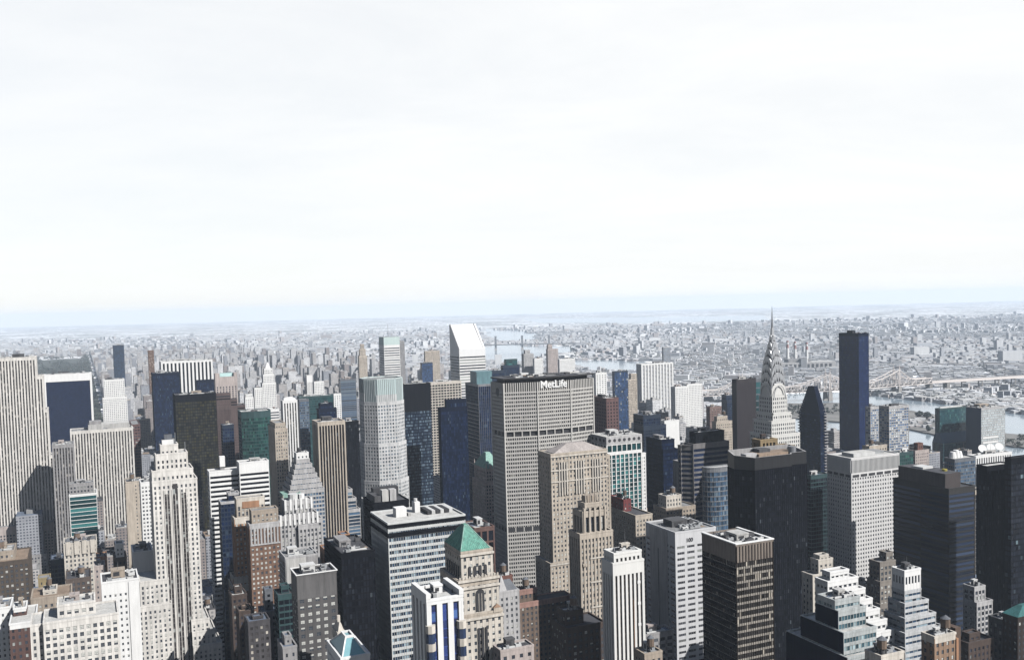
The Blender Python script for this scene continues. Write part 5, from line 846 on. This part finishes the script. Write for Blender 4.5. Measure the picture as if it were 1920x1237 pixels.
# ------------------------------------------------------------------ ground, water, park
def groundmat():
    m, n, l, b = nmat('city_ground'); g = n.new('ShaderNodeNewGeometry')
    vo = n.new('ShaderNodeTexVoronoi'); vo.inputs['Scale'].default_value = 1/34; l.new(g.outputs['Position'], vo.inputs['Vector'])
    s = n.new('ShaderNodeSeparateColor'); l.new(vo.outputs['Color'], s.inputs[0])
    r = n.new('ShaderNodeValToRGB'); r.color_ramp.interpolation = 'CONSTANT'; e = r.color_ramp.elements
    e[0].position = 0; e[0].color = (.06, .075, .06, 1); e[1].position = .28; e[1].color = (.16, .16, .165, 1)
    for p, c in ((.50, (.28, .28, .29)), (.64, (.46, .46, .46)), (.78, (.34, .28, .26)), (.83, (.70, .71, .72))): q = e.new(p); q.color = (*c, 1)  # tones lifted to stand in for part of the distant haze
    nz = n.new('ShaderNodeTexNoise'); nz.inputs['Scale'].default_value = 1/900; nz.inputs['Detail'].default_value = 5; l.new(g.outputs['Position'], nz.inputs['Vector'])
    ma = n.new('ShaderNodeMath'); ma.operation = 'MULTIPLY_ADD'; ma.inputs[1].default_value = 1.5; ma.inputs[2].default_value = -.72; l.new(nz.outputs[0], ma.inputs[0])
    ad = n.new('ShaderNodeMath'); ad.operation = 'ADD'; ad.use_clamp = True; l.new(s.outputs[0], ad.inputs[0]); l.new(ma.outputs[0], ad.inputs[1]); l.new(ad.outputs[0], r.inputs[0])
    l.new(r.outputs[0], b.inputs['Base Color']); b.inputs['Roughness'].default_value = 1; b.inputs['Specular IOR Level'].default_value = 0
    return m
m = MB(); GM = groundmat(); m.face([(-24000, -16000, 0), (24000, -16000, 0), (24000, 30000, 0), (-24000, 30000, 0)], GM); setting(m.build('ground'))
ASPH = wallmat((.045, .045, .048), scale=.02); PAVE = wallmat((.20, .195, .19), scale=.05); LINE = wallmat((.7, .7, .68)); YEL = wallmat((.5, .36, .05))
AV = [-510, -230, 60, 205, 345, 480, 615, 830, 1040]     # avenue centre lines, in grid u
def gxy(u, v, z): p = U*u+V*v; return (p.x, p.y, z)
def gquad(m, u0, u1, v0, v1, z, mm): m.face([gxy(u0, v0, z), gxy(u1, v0, z), gxy(u1, v1, z), gxy(u0, v1, z)], mm)
m = MB(); gquad(m, -900, 1230, 100, 2050, .03, ASPH); setting(m.build('road'))
m = MB()
for a in AV:
    for k in (-2, 2): gquad(m, a+k*1.6-.08, a+k*1.6+.08, 120, 2040, .036, LINE)
    gquad(m, a-.12, a+.12, 120, 2040, .036, YEL)
setting(m.build('road_markings'))
m = MB(); av2 = [-800]+AV+[1220]
for i in range(len(av2)-1):
    for k in range(2, 26):
        u0, u1, v0, v1 = av2[i]+11, av2[i+1]-11, k*80-31, k*80+31
        pl = [gxy(u, v, 0)[:2] for u, v in ((u0, v0), (u1, v0), (u1, v1), (u0, v1))]; m.prism(pl, .03, .17, PAVE)
setting(m.build('pavement'))
def watermat():
    m, n, l, b = nmat('river_water'); g = n.new('ShaderNodeNewGeometry'); nz = n.new('ShaderNodeTexNoise'); nz.inputs['Scale'].default_value = .12; nz.inputs['Detail'].default_value = 5
    l.new(g.outputs['Position'], nz.inputs['Vector']); bp = n.new('ShaderNodeBump'); bp.inputs['Strength'].default_value = .06; bp.inputs['Distance'].default_value = .6
    l.new(nz.outputs[0], bp.inputs['Height']); l.new(bp.outputs[0], b.inputs['Normal'])
    b.inputs['Base Color'].default_value = (.17, .21, .24, 1); b.inputs['Roughness'].default_value = .12; b.inputs['Specular IOR Level'].default_value = .6
    return m
WM = watermat()
WPOLY = {'river': [(1420, 800), (1420, 742), (1560, 735), (1632, 741), (1700, 749), (1800, 760), (1885, 771), (1920, 777), (2100, 800), (2100, 1000), (1920, 940), (1760, 890), (1640, 856), (1560, 838), (1480, 815)],
 'river_reach': [(1060, 676), (1140, 675), (1240, 680), (1262, 690), (1180, 697), (1100, 692), (1040, 684)], 'strait': [(900, 646), (985, 645), (1070, 650), (1074, 661), (1010, 671), (960, 684), (900, 676)],
 'bay': [(900, 616), (1000, 619), (1034, 630), (1010, 640), (900, 640)], 'far_bay': [(980, 598), (1430, 591), (1445, 600), (1200, 606), (1010, 605)]}
def wwob(pts, nd=14, amp=.8, seed=3):
    r = random.Random(seed); out = []
    for i in range(len(pts)):
        a, c = pts[i], pts[(i+1) % len(pts)]
        for k in range(nd):
            f = k/nd; out.append((a[0]+(c[0]-a[0])*f, a[1]+(c[1]-a[1])*f+(r.uniform(-amp, amp) if k else 0)))
    return out
WXY = []
for nm, pl in WPOLY.items():
    q = [G(x, y, .4) for x, y in wwob(pl, amp=.35 if nm == 'far_bay' else .8)]; m = MB(); m.face(q[::-1] if False else q, WM); o = m.build(nm); o.data.flip_normals() if o.data.polygons[0].normal.z < 0 else None; setting(o); WXY.append([(p.x, p.y) for p in q])
LANDM = wallmat((.30, .29, .27), scale=.004, var=.5); SHORE = wallmat((.22, .20, .18), scale=.02, var=.5)
ISL = {'island': [(1440, 757), (1573, 757), (1640, 763), (1705, 771), (1760, 780), (1822, 800), (1800, 812), (1760, 818), (1705, 806), (1573, 792), (1440, 782)], 'islet': [(1866, 812), (1920, 817), (1990, 829), (2000, 846), (1920, 841), (1870, 834)]}
IXY = []
for nm, pl in ISL.items():
    q = [G(x, y, .4) for x, y in wwob(pl, 8, .6, 5)]; m = MB(); pp = [(p.x, p.y) for p in q]
    if sum(pp[i-1][0]*pp[i][1]-pp[i][0]*pp[i-1][1] for i in range(len(pp))) < 0: pp = pp[::-1]
    m.prism(pp, .4, 3.4, SHORE, LANDM); setting(m.build(nm)); IXY.append(pp)
def inside(x, y, poly):
    c = False; n = len(poly)
    for i in range(n):
        x1, y1 = poly[i-1]; x2, y2 = poly[i]
        if (y1 > y) != (y2 > y) and x < (x2-x1)*(y-y1)/(y2-y1)+x1: c = not c
    return c
# foliage: leaf clumps through a crown's volume
LEAF = [wallmat(c, var=.35, scale=.2) for c in ((.045, .065, .045), (.065, .075, .05), (.03, .05, .042), (.085, .075, .055))]; BARK = wallmat((.10, .08, .06))
def crown(m, x, y, z, r, h, rr, n=70):
    lf = LEAF[rr.randrange(4)]; lobes = [(rr.uniform(-.5, .5)*r, rr.uniform(-.5, .5)*r, rr.uniform(.25, .75)*h, rr.uniform(.4, .65)*r) for _ in range(5)]
    for k in range(n):
        lo = lobes[k % 5]; d = Vector((rr.gauss(0, 1), rr.gauss(0, 1), rr.gauss(0, .8))).normalized(); q = Vector((x+lo[0], y+lo[1], z+lo[2]))+d*lo[3]*rr.uniform(.55, 1)
        s = r*rr.uniform(.14, .26); e1 = (d.orthogonal()+Vector((rr.uniform(-.6, .6), rr.uniform(-.6, .6), rr.uniform(-.6, .6)))).normalized(); e2 = d.cross(e1).normalized()
        m.face([q-e1*s, q-e2*s*.8, q+e1*s, q+e2*s*.8], lf if rr.random() < .8 else LEAF[rr.randrange(4)])
RT = random.Random(21)
m = MB(); PKU = (-820, 48)
for i in range(13000):
    u = RT.uniform(*PKU); v = 2080+6300*RT.random(); p = U*u+V*v
    if v > 7700+700*math.sin(u*.011)+500*math.sin(u*.037): continue
    if RT.random() < .12+.75*(math.sin(u*.009+v*.0011)*math.cos(v*.0034+u*.004) > .38): continue
    crown(m, p.x, p.y, 3, RT.uniform(9, 17), RT.uniform(11, 19), RT, 9)
setting(m.build('park_woods'), 'stuff')
m = MB(); m.face([gxy(-400+210*math.cos(k*.3491)*(1+.15*math.sin(k*1.7)), 4700+480*math.sin(k*.3491), .5) for k in range(18)], WM); setting(m.build('park_lake'))
m = MB(); gquad(m, -830, 52, 2060, 7900, .25, wallmat((.075, .085, .06), scale=.003, var=.5)); setting(m.build('park_lawn'))
def tree(px, py, r, h, label):
    p = G(px, py, 3.4); o = empty('tree', label, 'tree', (p.x, p.y, 3.4), 0, 'trees on the river island'); m = MB(); m.tube((0, 0, 0), (0, 0, h*.5), r*.09, BARK, 6, r*.05)
    for k in range(4): m.tube((0, 0, h*.35), (r*.5*math.cos(k*1.6), r*.5*math.sin(k*1.6), h*.62), r*.05, BARK, 4, r*.02)
    m.build('trunk', o); m = MB(); crown(m, 0, 0, h*.25, r, h*.7, RT, 260); m.build('crown', o)
tree(1724, 784, 13, 20, 'round leafy tree on the island tip, left of a close pair'); tree(1738, 785, 12, 19, 'round leafy tree on the island tip, right of a close pair')
tree(1747, 788, 6, 10, 'smallest round tree, right of the close pair on the island tip'); tree(1740, 808, 9, 13, 'round tree alone on the near bank of the island tip')
part_o = MB()
for i in range(330):
    px = RT.uniform(1440, 1640) if i < 120 else RT.uniform(1630, 1850); py = RT.uniform(762, 782) if i < 120 else 738+(px-1630)*.115-RT.uniform(1, 12)
    if i >= 295: px, py = RT.uniform(1872, 1990), RT.uniform(819, 838)
    p = G(px, py, 2); crown(part_o, p.x, p.y, 2, RT.uniform(6, 11), RT.uniform(8, 13), RT, 26)
setting(part_o.build('waterside_woods'), 'stuff')
# ------------------------------------------------------------------ cantilever bridge
BW = wallmat((.85, .78, .74), var=.1); BST = wallmat((.42, .40, .38), var=.3)
pts = [G(1290, 741, 34), G(1389, 736.5, 34), G(1552, 730, 34), G(1681, 720.5, 34), G(1742, 715.5, 34)]
br = empty('cantilever_bridge', 'long pale steel cantilever bridge with two pinnacled towers crossing the river', 'bridge', (pts[2].x, pts[2].y, 0), 0); O = Vector((pts[2].x, pts[2].y, 0))
pts = [p-O for p in pts]
def lerp(a, c, f): return a+(c-a)*f
tw = [1, 2, 3]
for i in tw:
    p = pts[i]; d = (pts[min(4, i+1)]-pts[i-1]); d.z = 0; d.normalize(); s = Vector((-d.y, d.x, 0)); m = MB()
    for k in (-1, 1):
        c = p+s*k*13; m.loft([(c.x-d.x*7-s.x*3, c.y-d.y*7-s.y*3), (c.x+d.x*7-s.x*3, c.y+d.y*7-s.y*3), (c.x+d.x*7+s.x*3, c.y+d.y*7+s.y*3), (c.x-d.x*7+s.x*3, c.y-d.y*7+s.y*3)], 0, [(c.x-d.x*6-s.x*2.5, c.y-d.y*6-s.y*2.5), (c.x+d.x*6-s.x*2.5, c.y+d.y*6-s.y*2.5), (c.x+d.x*6+s.x*2.5, c.y+d.y*6+s.y*2.5), (c.x-d.x*6+s.x*2.5, c.y-d.y*6+s.y*2.5)], 30, BST)
    for q in range(8):
        a0_, a1_ = math.pi*q/8, math.pi*(q+1)/8; m.tube(p+s*13*math.cos(a0_)+Vector((0, 0, -22+12*math.sin(a0_)+6)), p+s*13*math.cos(a1_)+Vector((0, 0, -22+12*math.sin(a1_)+6)), 2.5, BST, 5)
    m.build('pier', br); m = MB()
    for k in (-1, 1):
        for j in (-1, 1):
            a = p+s*k*12+d*j*4; e = p+s*k*12+d*j*1.6+Vector((0, 0, 52)); m.tube(a, e, 1.5, BW, 5, 1.1)
        m.tube(p+s*k*12+Vector((0, 0, 51)), p+s*k*12+Vector((0, 0, 66)), 1.5, BW, 5, .15)
        for z in range(6, 52, 8): m.tube(p+s*k*12+d*(4-z*.046)+Vector((0, 0, z)), p+s*k*12-d*(4-z*.046)+Vector((0, 0, z+6)), .5, BW, 4)
    for z in (14, 30, 44, 51): m.tube(p+s*12+Vector((0, 0, z)), p-s*12+Vector((0, 0, z)), .9, BW, 4)
    m.build('tower', br)
md = MB(); mt = MB()
for i in range(4):
    a, c = pts[i], pts[i+1]; Ln = (c-a).length; d = (c-a).normalized(); s = Vector((-d.y, d.x, 0)).normalized(); n = max(4, int(Ln/17)); hl = 47 if i in tw else 14; hr = 47 if i+1 in tw else 12; prev = None
    for z in (-5, 1.5):
        q = [a+s*11, c+s*11, c-s*11, a-s*11]; lo = [v+Vector((0, 0, z)) for v in q]; hi = [v+Vector((0, 0, z+1.6)) for v in q]
        md.face(hi[::-1], BST); md.face(lo, BST)
        for k in range(4): md.face([lo[k], lo[(k+1) % 4], hi[(k+1) % 4], hi[k]], BW); 
    for k in range(n+1):
        f = k/n; hh = max(13, hl*(1-f*1.9)**2*(f < .53)+13*(f >= .2) if hl > 20 and f < .5 else 13, (hr*(1-(1-f)*1.9)**2 if hr > 20 and f > .5 else 13))
        if hl > 20 and f < .5: hh = 13+34*max(0, 1-f/.45)**1.5
        if hr > 20 and f > .5: hh = max(13 if hl < 20 or f > .5 else hh, 13+34*max(0, 1-(1-f)/.45)**1.5)
        p = lerp(a, c, f)
        for sd_ in (-1, 1):
            b0 = p+s*sd_*12+Vector((0, 0, -4)); b1 = p+s*sd_*12+Vector((0, 0, hh)); mt.tube(b0, b1, 1.0, BW, 4)
            if prev:
                pb0, pb1 = prev[sd_]; mt.tube(pb1, b1, 1.5, BW, 4); mt.tube(pb0, b0, 1.4, BW, 4); mt.tube(pb1 if k % 2 else pb0, b0 if k % 2 else b1, 1.0, BW, 4)
        prev = {sd_: (p+s*sd_*12+Vector((0, 0, -4)), p+s*sd_*12+Vector((0, 0, hh))) for sd_ in (-1, 1)}
md.build('deck', br); mt.build('truss', br)
va, vb = pts[4], G(1990, 700.5, 34)-O; d = (vb-va).normalized(); s = Vector((-d.y, d.x, 0)); m = MB()
q = [va+s*11, vb+s*11, vb-s*11, va-s*11]
lo = [v+Vector((0, 0, -5)) for v in q]; hi = [v+Vector((0, 0, 3)) for v in q]; m.face(hi[::-1], BST)
for k in range(4): m.face([lo[k], lo[(k+1) % 4], hi[(k+1) % 4], hi[k]], BW)
m.build('viaduct_deck', br)
for k in range(9):
    p = lerp(va, vb, k/8); m = MB(); w_ = 5 if k in (0, 1) else 1.8
    for sd_ in (-1, 1): c = p+s*sd_*8; m.box(c.x-w_, c.x+w_, c.y-w_*.6, c.y+w_*.6, -34+34-34 if False else 0, 30, BST)
    m.tube((p+s*8).to_tuple()[:2]+(26,), (p-s*8).to_tuple()[:2]+(26,), 1.4, BST, 5); m.build('viaduct_pier', br)
# striped smokestacks of the power station
RED = wallmat((.40, .19, .17)); 
for px, pt, pb, lab in ((1477, 638.5, 688, 'leftmost of three red and white banded smokestacks across the river'), (1491, 640, 690, 'middle one of three red and white banded smokestacks'), (1513, 641.5, 692, 'rightmost of three red and white banded smokestacks, set apart from the other two')):
    g = G(px, pb); h = P(px, pt, g.y).z; o = empty('smokestack', lab, 'chimney', (g.x, g.y, 0), 0, 'power station smokestacks')
    m = MB(); m.tube((0, 0, 0), (0, 0, h*.72), 8, WHITE, 12, 6); m.build('shaft', o)
    for k in range(4): m = MB(); m.tube((0, 0, h*(.72+.07*k)), (0, 0, h*(.79+.07*k)), 6-.2*k, RED if k % 2 == 1 else WHITE if k == 2 else RED, 12, 5.8-.2*k); m.build('painted_band', o)
g = G(1500, 692); o = empty('power_station', 'low pale power station hall at the foot of the banded smokestacks', 'power station', (g.x, g.y, 0), .1)
part(o, 'hall', lambda m: (m.box(-150, 150, -30, 40, 0, 32, GREYL, RF_L), m.box(-60, 40, -20, 30, 32, 46, GREY, RF_M))); part(o, 'bay_window', lambda m: [m.box(-140+k*20, -128+k*20, -30.4, -30.02, 6, 24, LOUV) for k in range(14)])
# far suspension bridge
a, c = G(880, 647, 40), G(1080, 643, 40); o = empty('suspension_bridge', 'faint low bridge with slim towers far upriver beside the slanted white tower', 'bridge', (a.x, a.y, 0), 0); A = Vector((a.x, a.y, 0))
m = MB(); d = (c-a); dn = d.normalized(); s = Vector((-dn.y, dn.x, 0))
for z in (36, 42): m.face([a-A+s*14+Vector((0, 0, z-40)), c-A+s*14+Vector((0, 0, z-40)), c-A-s*14+Vector((0, 0, z-40)), a-A-s*14+Vector((0, 0, z-40))], STEEL)
for k in (-1, 1): m.face([a-A+s*14*k+Vector((0, 0, -4)), c-A+s*14*k+Vector((0, 0, -4)), c-A+s*14*k+Vector((0, 0, 2)), a-A+s*14*k+Vector((0, 0, 2))], STEEL)
m.build('deck', o)
for f in (.25, .5, .75):
    p = lerp(a, c, f)-A; m = MB(); m.box(p.x-7, p.x+7, p.y-9, p.y+9, 0, 100, STEEL); m.box(p.x-9, p.x+9, p.y-11, p.y+11, 0, 16, CONC); m.build('bridge_tower', o)
# ------------------------------------------------------------------ the rest of the city
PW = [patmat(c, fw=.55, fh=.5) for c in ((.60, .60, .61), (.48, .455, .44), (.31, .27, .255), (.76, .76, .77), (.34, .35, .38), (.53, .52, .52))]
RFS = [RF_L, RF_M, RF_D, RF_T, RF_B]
PNAME = ['light grey', 'greyish tan', 'brown', 'white', 'dark grey', 'pale stone']
def block(m, mr, u0, u1, v0, v1, h, mat, rf, r, clutter=True):
    pl = [gxy(u, v, 0)[:2] for u, v in ((u0, v0), (u1, v0), (u1, v1), (u0, v1))]; uo = r.randrange(400)
    for i in range(4):
        a, c = pl[i], pl[(i+1) % 4]; Ln = math.dist(a, c); nb, nf = max(1, round(Ln/3.4)), max(1, round(h/3.5))
        m.face([(*a, 0), (*c, 0), (*c, h), (*a, h)], mat, [(uo, uo), (uo+nb, uo), (uo+nb, uo+nf), (uo, uo+nf)])
    mr.face([(*p, h) for p in pl], rf)
    if clutter:
        fu, fv = r.uniform(.2, .5), r.uniform(.2, .5); w, d = (u1-u0)*r.uniform(.25, .4), (v1-v0)*r.uniform(.25, .4); a, c = u0+(u1-u0)*fu, v0+(v1-v0)*fv
        mr.prism([gxy(x, y, 0)[:2] for x, y in ((a, c), (a+w, c), (a+w, c+d), (a, c+d))], h, h+r.uniform(2.5, 5.5), r.choice([GREYL, CONC, RF_M]))
def clear(u0, u1, v0, v1, pad=1.5):
    return not any(u0 < f[1]+pad and u1 > f[0]-pad and v0 < f[3]+pad and v1 > f[2]-pad for f in FOOT)
# screen test: what stands in front of a roof (coarse, only to choose which buildings are worth being objects)
def rect_px(u0, u1, v0, v1, h):
    q = [project(gxy(u, v, z)) for u in (u0, u1) for v in (v0, v1) for z in (0, h)]; x = [a[0] for a in q]; y = [a[1] for a in q]
    return min(x), max(x), min(y), max(y)
OCC = []
for f in FOOT:
    try: OCC.append((*rect_px(*f), min((U*u+V*v).y for u in f[:2] for v in f[2:4])))
    except Exception: pass
def seen(x0, x1, y0, D):
    """rough share of a building's top strip left open by the named towers"""
    c = 0
    for k in range(5):
        x = x0+(x1-x0)*(k+.5)/5
        if 0 < x < 1920 and not any(o[0] < x < o[1] and o[2] < y0+3 < o[3] and o[4] < D for o in OCC): c += 1
    return c/5
RG = random.Random(99); CAND = []; LOW = []
AVF = [-790, -650, -510, -370, -230, -90, 60, 205, 345, 480, 615, 830, 1040, 1235]
for i in range(len(AVF)-1):
    for k in range(2, 110):
        if AVF[i+1] <= 61 and 26 <= k < 104: continue          # the park
        vb0, vb1 = k*80-30, k*80+30; ub0, ub1 = AVF[i]+10, AVF[i+1]-10
        for row in (0, 1):
            u = ub0; v0, v1 = (vb0, vb0+28) if row == 0 else (vb0+31, vb1)
            while u < ub1-9:
                w = min(RG.uniform(14, 34), ub1-u); u0, u1 = u+.3, u+w-.3; u += w
                p = U*((u0+u1)/2)+V*((v0+v1)/2)
                if p.y < 380 or abs(p.x) > .60*p.y+60 or u1-u0 < 6: continue
                if any(inside(p.x, p.y, q) for q in WXY): continue
                end = u0 < ub0+40 or u1 > ub1-40; q = RG.random()
                if k < 26: h = RG.uniform(16, 40) if p.y < 760 else RG.uniform(22, 62) if q < .8 else RG.uniform(60, 95)
                elif k < 66: h = (RG.uniform(14, 34) if q < .52 else RG.uniform(36, 62) if q < .82 else RG.uniform(62, 120)) if end else (RG.uniform(12, 26) if q < .75 else RG.uniform(30, 60) if q < .95 else RG.uniform(60, 105))
                else: h = RG.uniform(10, 24) if q < .93 else RG.uniform(30, 62)
                if p.y < 1100: h = min(h, max(14, EYE-p.y*.30))
                if not clear(u0, u1, v0, v1): continue
                x0, x1, y0, y1 = rect_px(u0, u1, v0, v1, h)
                if x1 < 0 or x0 > 1920 or y0 > 1240: continue
                CAND.append([(h*(u1-u0)/p.y**2)*seen(x0, x1, y0, p.y), u0, u1, v0, v1, h, p, x0, x1, y0])
CAND.sort(key=lambda c: -c[0])
NI = 150
def where(x, y, D):
    if D < 1150: return 'in the shaded streets %s' % ('left of the cream deco skyscraper' if x < 300 else 'behind the orange brown brick tower' if x < 700 else 'around the wide grey octagonal tower' if x < 1230 else 'around the black faceted tower' if x < 1560 else 'around the big black square tower')
    if D < 2100: return 'packed among the towers %s' % ('near the white travertine framed slab' if x < 300 else 'below the white pointed tower' if x < 640 else 'around the slanted white tower' if x < 1000 else 'below the balcony apartment tower' if x < 1320 else 'near the spired skyscraper' if x < 1560 else 'near the dark blue slab by the river')
    if D < 3300: return 'in the hazy middle distance %s' % ('beside the park' if x < 420 else 'above the white pointed tower' if x < 640 else 'left of the slanted white tower' if x < 860 else 'right of the slanted white tower')
    return 'far off in the haze %s' % ('past the park' if x < 420 else 'above the white pointed tower' if x < 640 else 'behind the slim banded tower' if x < 860 else 'toward the river')
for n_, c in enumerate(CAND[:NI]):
    sc_, u0, u1, v0, v1, h, p, x0, x1, y0 = c; near = p.y < 1250; k = RG.choice((1, 2, 2, 4, 4)) if near else RG.randrange(6); rf = RG.choice([RF_D, RF_D, RF_T, RF_B, RF_M]) if near else RG.choice(RFS); base = U*((u0+u1)/2)+V*((v0+v1)/2)  # near blocks get dark colours that also stand in for canyon shade
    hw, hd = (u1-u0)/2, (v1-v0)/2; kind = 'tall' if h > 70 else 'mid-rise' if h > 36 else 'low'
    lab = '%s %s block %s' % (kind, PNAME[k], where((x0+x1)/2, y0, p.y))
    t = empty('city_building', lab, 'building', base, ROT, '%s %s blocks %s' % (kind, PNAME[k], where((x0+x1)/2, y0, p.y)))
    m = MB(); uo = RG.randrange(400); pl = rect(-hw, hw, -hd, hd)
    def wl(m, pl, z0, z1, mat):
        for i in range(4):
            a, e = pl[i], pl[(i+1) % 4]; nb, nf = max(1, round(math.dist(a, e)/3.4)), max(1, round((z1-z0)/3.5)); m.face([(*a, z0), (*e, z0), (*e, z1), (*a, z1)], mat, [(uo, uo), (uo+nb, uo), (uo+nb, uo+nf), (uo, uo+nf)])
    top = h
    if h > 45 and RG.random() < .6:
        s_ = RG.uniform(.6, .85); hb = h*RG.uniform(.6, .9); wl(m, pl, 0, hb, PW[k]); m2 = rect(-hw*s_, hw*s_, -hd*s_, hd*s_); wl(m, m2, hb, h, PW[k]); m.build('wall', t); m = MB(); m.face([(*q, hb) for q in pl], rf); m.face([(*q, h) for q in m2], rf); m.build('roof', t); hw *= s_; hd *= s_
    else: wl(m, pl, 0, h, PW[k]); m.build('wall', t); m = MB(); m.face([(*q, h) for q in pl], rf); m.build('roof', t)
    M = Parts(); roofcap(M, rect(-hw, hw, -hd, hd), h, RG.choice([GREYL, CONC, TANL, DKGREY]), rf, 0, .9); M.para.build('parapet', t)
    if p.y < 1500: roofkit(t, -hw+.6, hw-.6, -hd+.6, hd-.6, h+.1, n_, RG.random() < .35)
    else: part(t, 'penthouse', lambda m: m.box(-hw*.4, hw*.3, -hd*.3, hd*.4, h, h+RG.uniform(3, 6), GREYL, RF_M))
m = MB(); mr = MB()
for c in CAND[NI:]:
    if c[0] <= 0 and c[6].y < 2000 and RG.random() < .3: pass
    block(m, m, *c[1:6], RG.choice([PW[2], PW[4], PW[1]] if c[6].y < 1250 else PW), RG.choice([RF_D, RF_T, RF_B, RF_M] if c[6].y < 1250 else RFS), RG, c[6].y < 5000)  # darker near walls and roofs double as painted canyon shade
# beyond the river and beyond the island's north: low pale roofs, some of the haze put into their colours
BC = [wallmat(c, scale=.01, var=.15) for c in ((.66, .67, .69), (.74, .75, .77), (.56, .54, .54), (.48, .44, .43), (.55, .57, .61), (.80, .81, .82), (.42, .43, .46))]
RFQ = [RF_L, BC[1], BC[4], BC[5], RF_M, RF_M, BC[2], BC[6]]
def district(cx, cyy, half, a, r):
    """streets of joined houses: rows along each block, on the district's own grid"""
    ca, sa = math.cos(a), math.sin(a); sc2 = 1+cyy/9000; bl, bw = 190*sc2, 62*sc2; y = -half
    while y < half:
        x = -half
        while x < half:
            wx, wy = cx+(x+bl/2)*ca-y*sa, cyy+(x+bl/2)*sa+y*ca; x0 = x; x += bl
            if wy < 2330 or wy > 12500 or abs(wx) > .56*wy+80: continue
            u, v = wx*U.x+wy*U.y, wx*V.x+wy*V.y
            if u < 1300 and v < (8800 if u > 60 else 8450): continue
            if any(inside(wx, wy, q) for q in WXY): continue
            q = r.random()
            if q < .10: continue                                   # a yard, a playground, a car park
            for row in (0, 1):
                t = x0+6; big = q > .86; rm = r.choice(RFQ)
                while t < x0+bl-16*sc2:
                    w = (r.uniform(30, 70) if big else r.uniform(7, 24))*sc2; w = min(w, x0+bl-10-t); d = (r.uniform(18, 27) if big else r.uniform(10, 20))*sc2; h = r.uniform(6, 14) if r.random() < .93 else r.uniform(15, 30)
                    if r.random() < .006: h = r.uniform(35, 60)
                    y0 = y+2 if row == 0 else y+bw-14-d
                    pl = [(cx+px_*ca-py_*sa, cyy+px_*sa+py_*ca) for px_, py_ in ((t, y0), (t+w, y0), (t+w, y0+d), (t, y0+d))]
                    if not any(inside(*pl[k], qq) for qq in WXY[:3] for k in (0, 2)) or wy > 7000: m.prism(pl, 0, h, r.choice(BC), r.choice(RFQ) if r.random() < .5 else rm)
                    t += w+(0 if r.random() < .75 else r.uniform(4, 14))
        y += bw
half = 520
for gx in range(-12, 13):
    for gy in range(0, 11):
        cyy = 2700+gy*2*half; cx = gx*2*half+(half if gy % 2 else 0)
        if abs(cx) < .56*(cyy+half)+half*1.2: district(cx, cyy, half*1.02, RG.choice((.1, -.35, .55, .9, .3)), RG)
for i in range(700):      # sheds and houses on the island and along the far bank
    px = RG.uniform(1640, 1990); py = 741+(px-1632)*.128-RG.uniform(2, 26); p = G(px, py); w, d, h = RG.uniform(10, 45), RG.uniform(10, 30), RG.uniform(5, 13)
    if any(inside(p.x, p.y, q) for q in WXY): continue
    m.box(p.x-w/2, p.x+w/2, p.y-d/2, p.y+d/2, 0, h, RG.choice(BC), RG.choice([RF_L, BC[5], RF_M, BC[1]]))
for i in range(40):
    px, py = RG.uniform(1700, 1765), RG.uniform(784, 806); p = G(px, py)
    m.box(p.x-RG.uniform(3, 9), p.x+RG.uniform(3, 9), p.y-5, p.y+5, 3, 3+RG.uniform(3, 7), RG.choice(BC), RF_L)
setting(m.build('distant_city'), 'stuff')
m = MB()
for i in range(5200):
    D = 2300+7500*RT.random()**1.5; px = RT.uniform(-30, 1950); r_ = ray(px, 700); x = r_.x/r_.y*D; u = x*U.x+D*U.y; v = x*V.x+D*V.y
    if u < 1290 and v < 8000 and RT.random() < .8: continue
    if any(inside(x, D, q) for q in WXY): continue
    for q in range(2 if D < 5000 else 3): crown(m, x+RT.uniform(-30, 30), D+RT.uniform(-30, 30), 1, RT.uniform(7, 13)*(1+D/9000), RT.uniform(7, 12), RT, 9)
setting(m.build('street_trees'), 'stuff')
# ------------------------------------------------------------------ haze
m = MB(); hm = bpy.data.materials.new('haze_air'); hm.use_nodes = True; n = hm.node_tree.nodes; l = hm.node_tree.links
for q in list(n):
    if q.type == 'BSDF_PRINCIPLED': n.remove(q)
pv = n.new('ShaderNodeVolumePrincipled'); pv.inputs['Color'].default_value = (.60, .69, .80, 1); pv.inputs['Density'].default_value = 0.42e-4; pv.inputs['Anisotropy'].default_value = 0.0
l.new(pv.outputs[0], n['Material Output'].inputs['Volume'])
m.box(-24600, 24600, -16600, 30600, -1.0, 400, hm); o = m.build('haze'); setting(o, 'stuff'); o.display_type = 'WIRE'
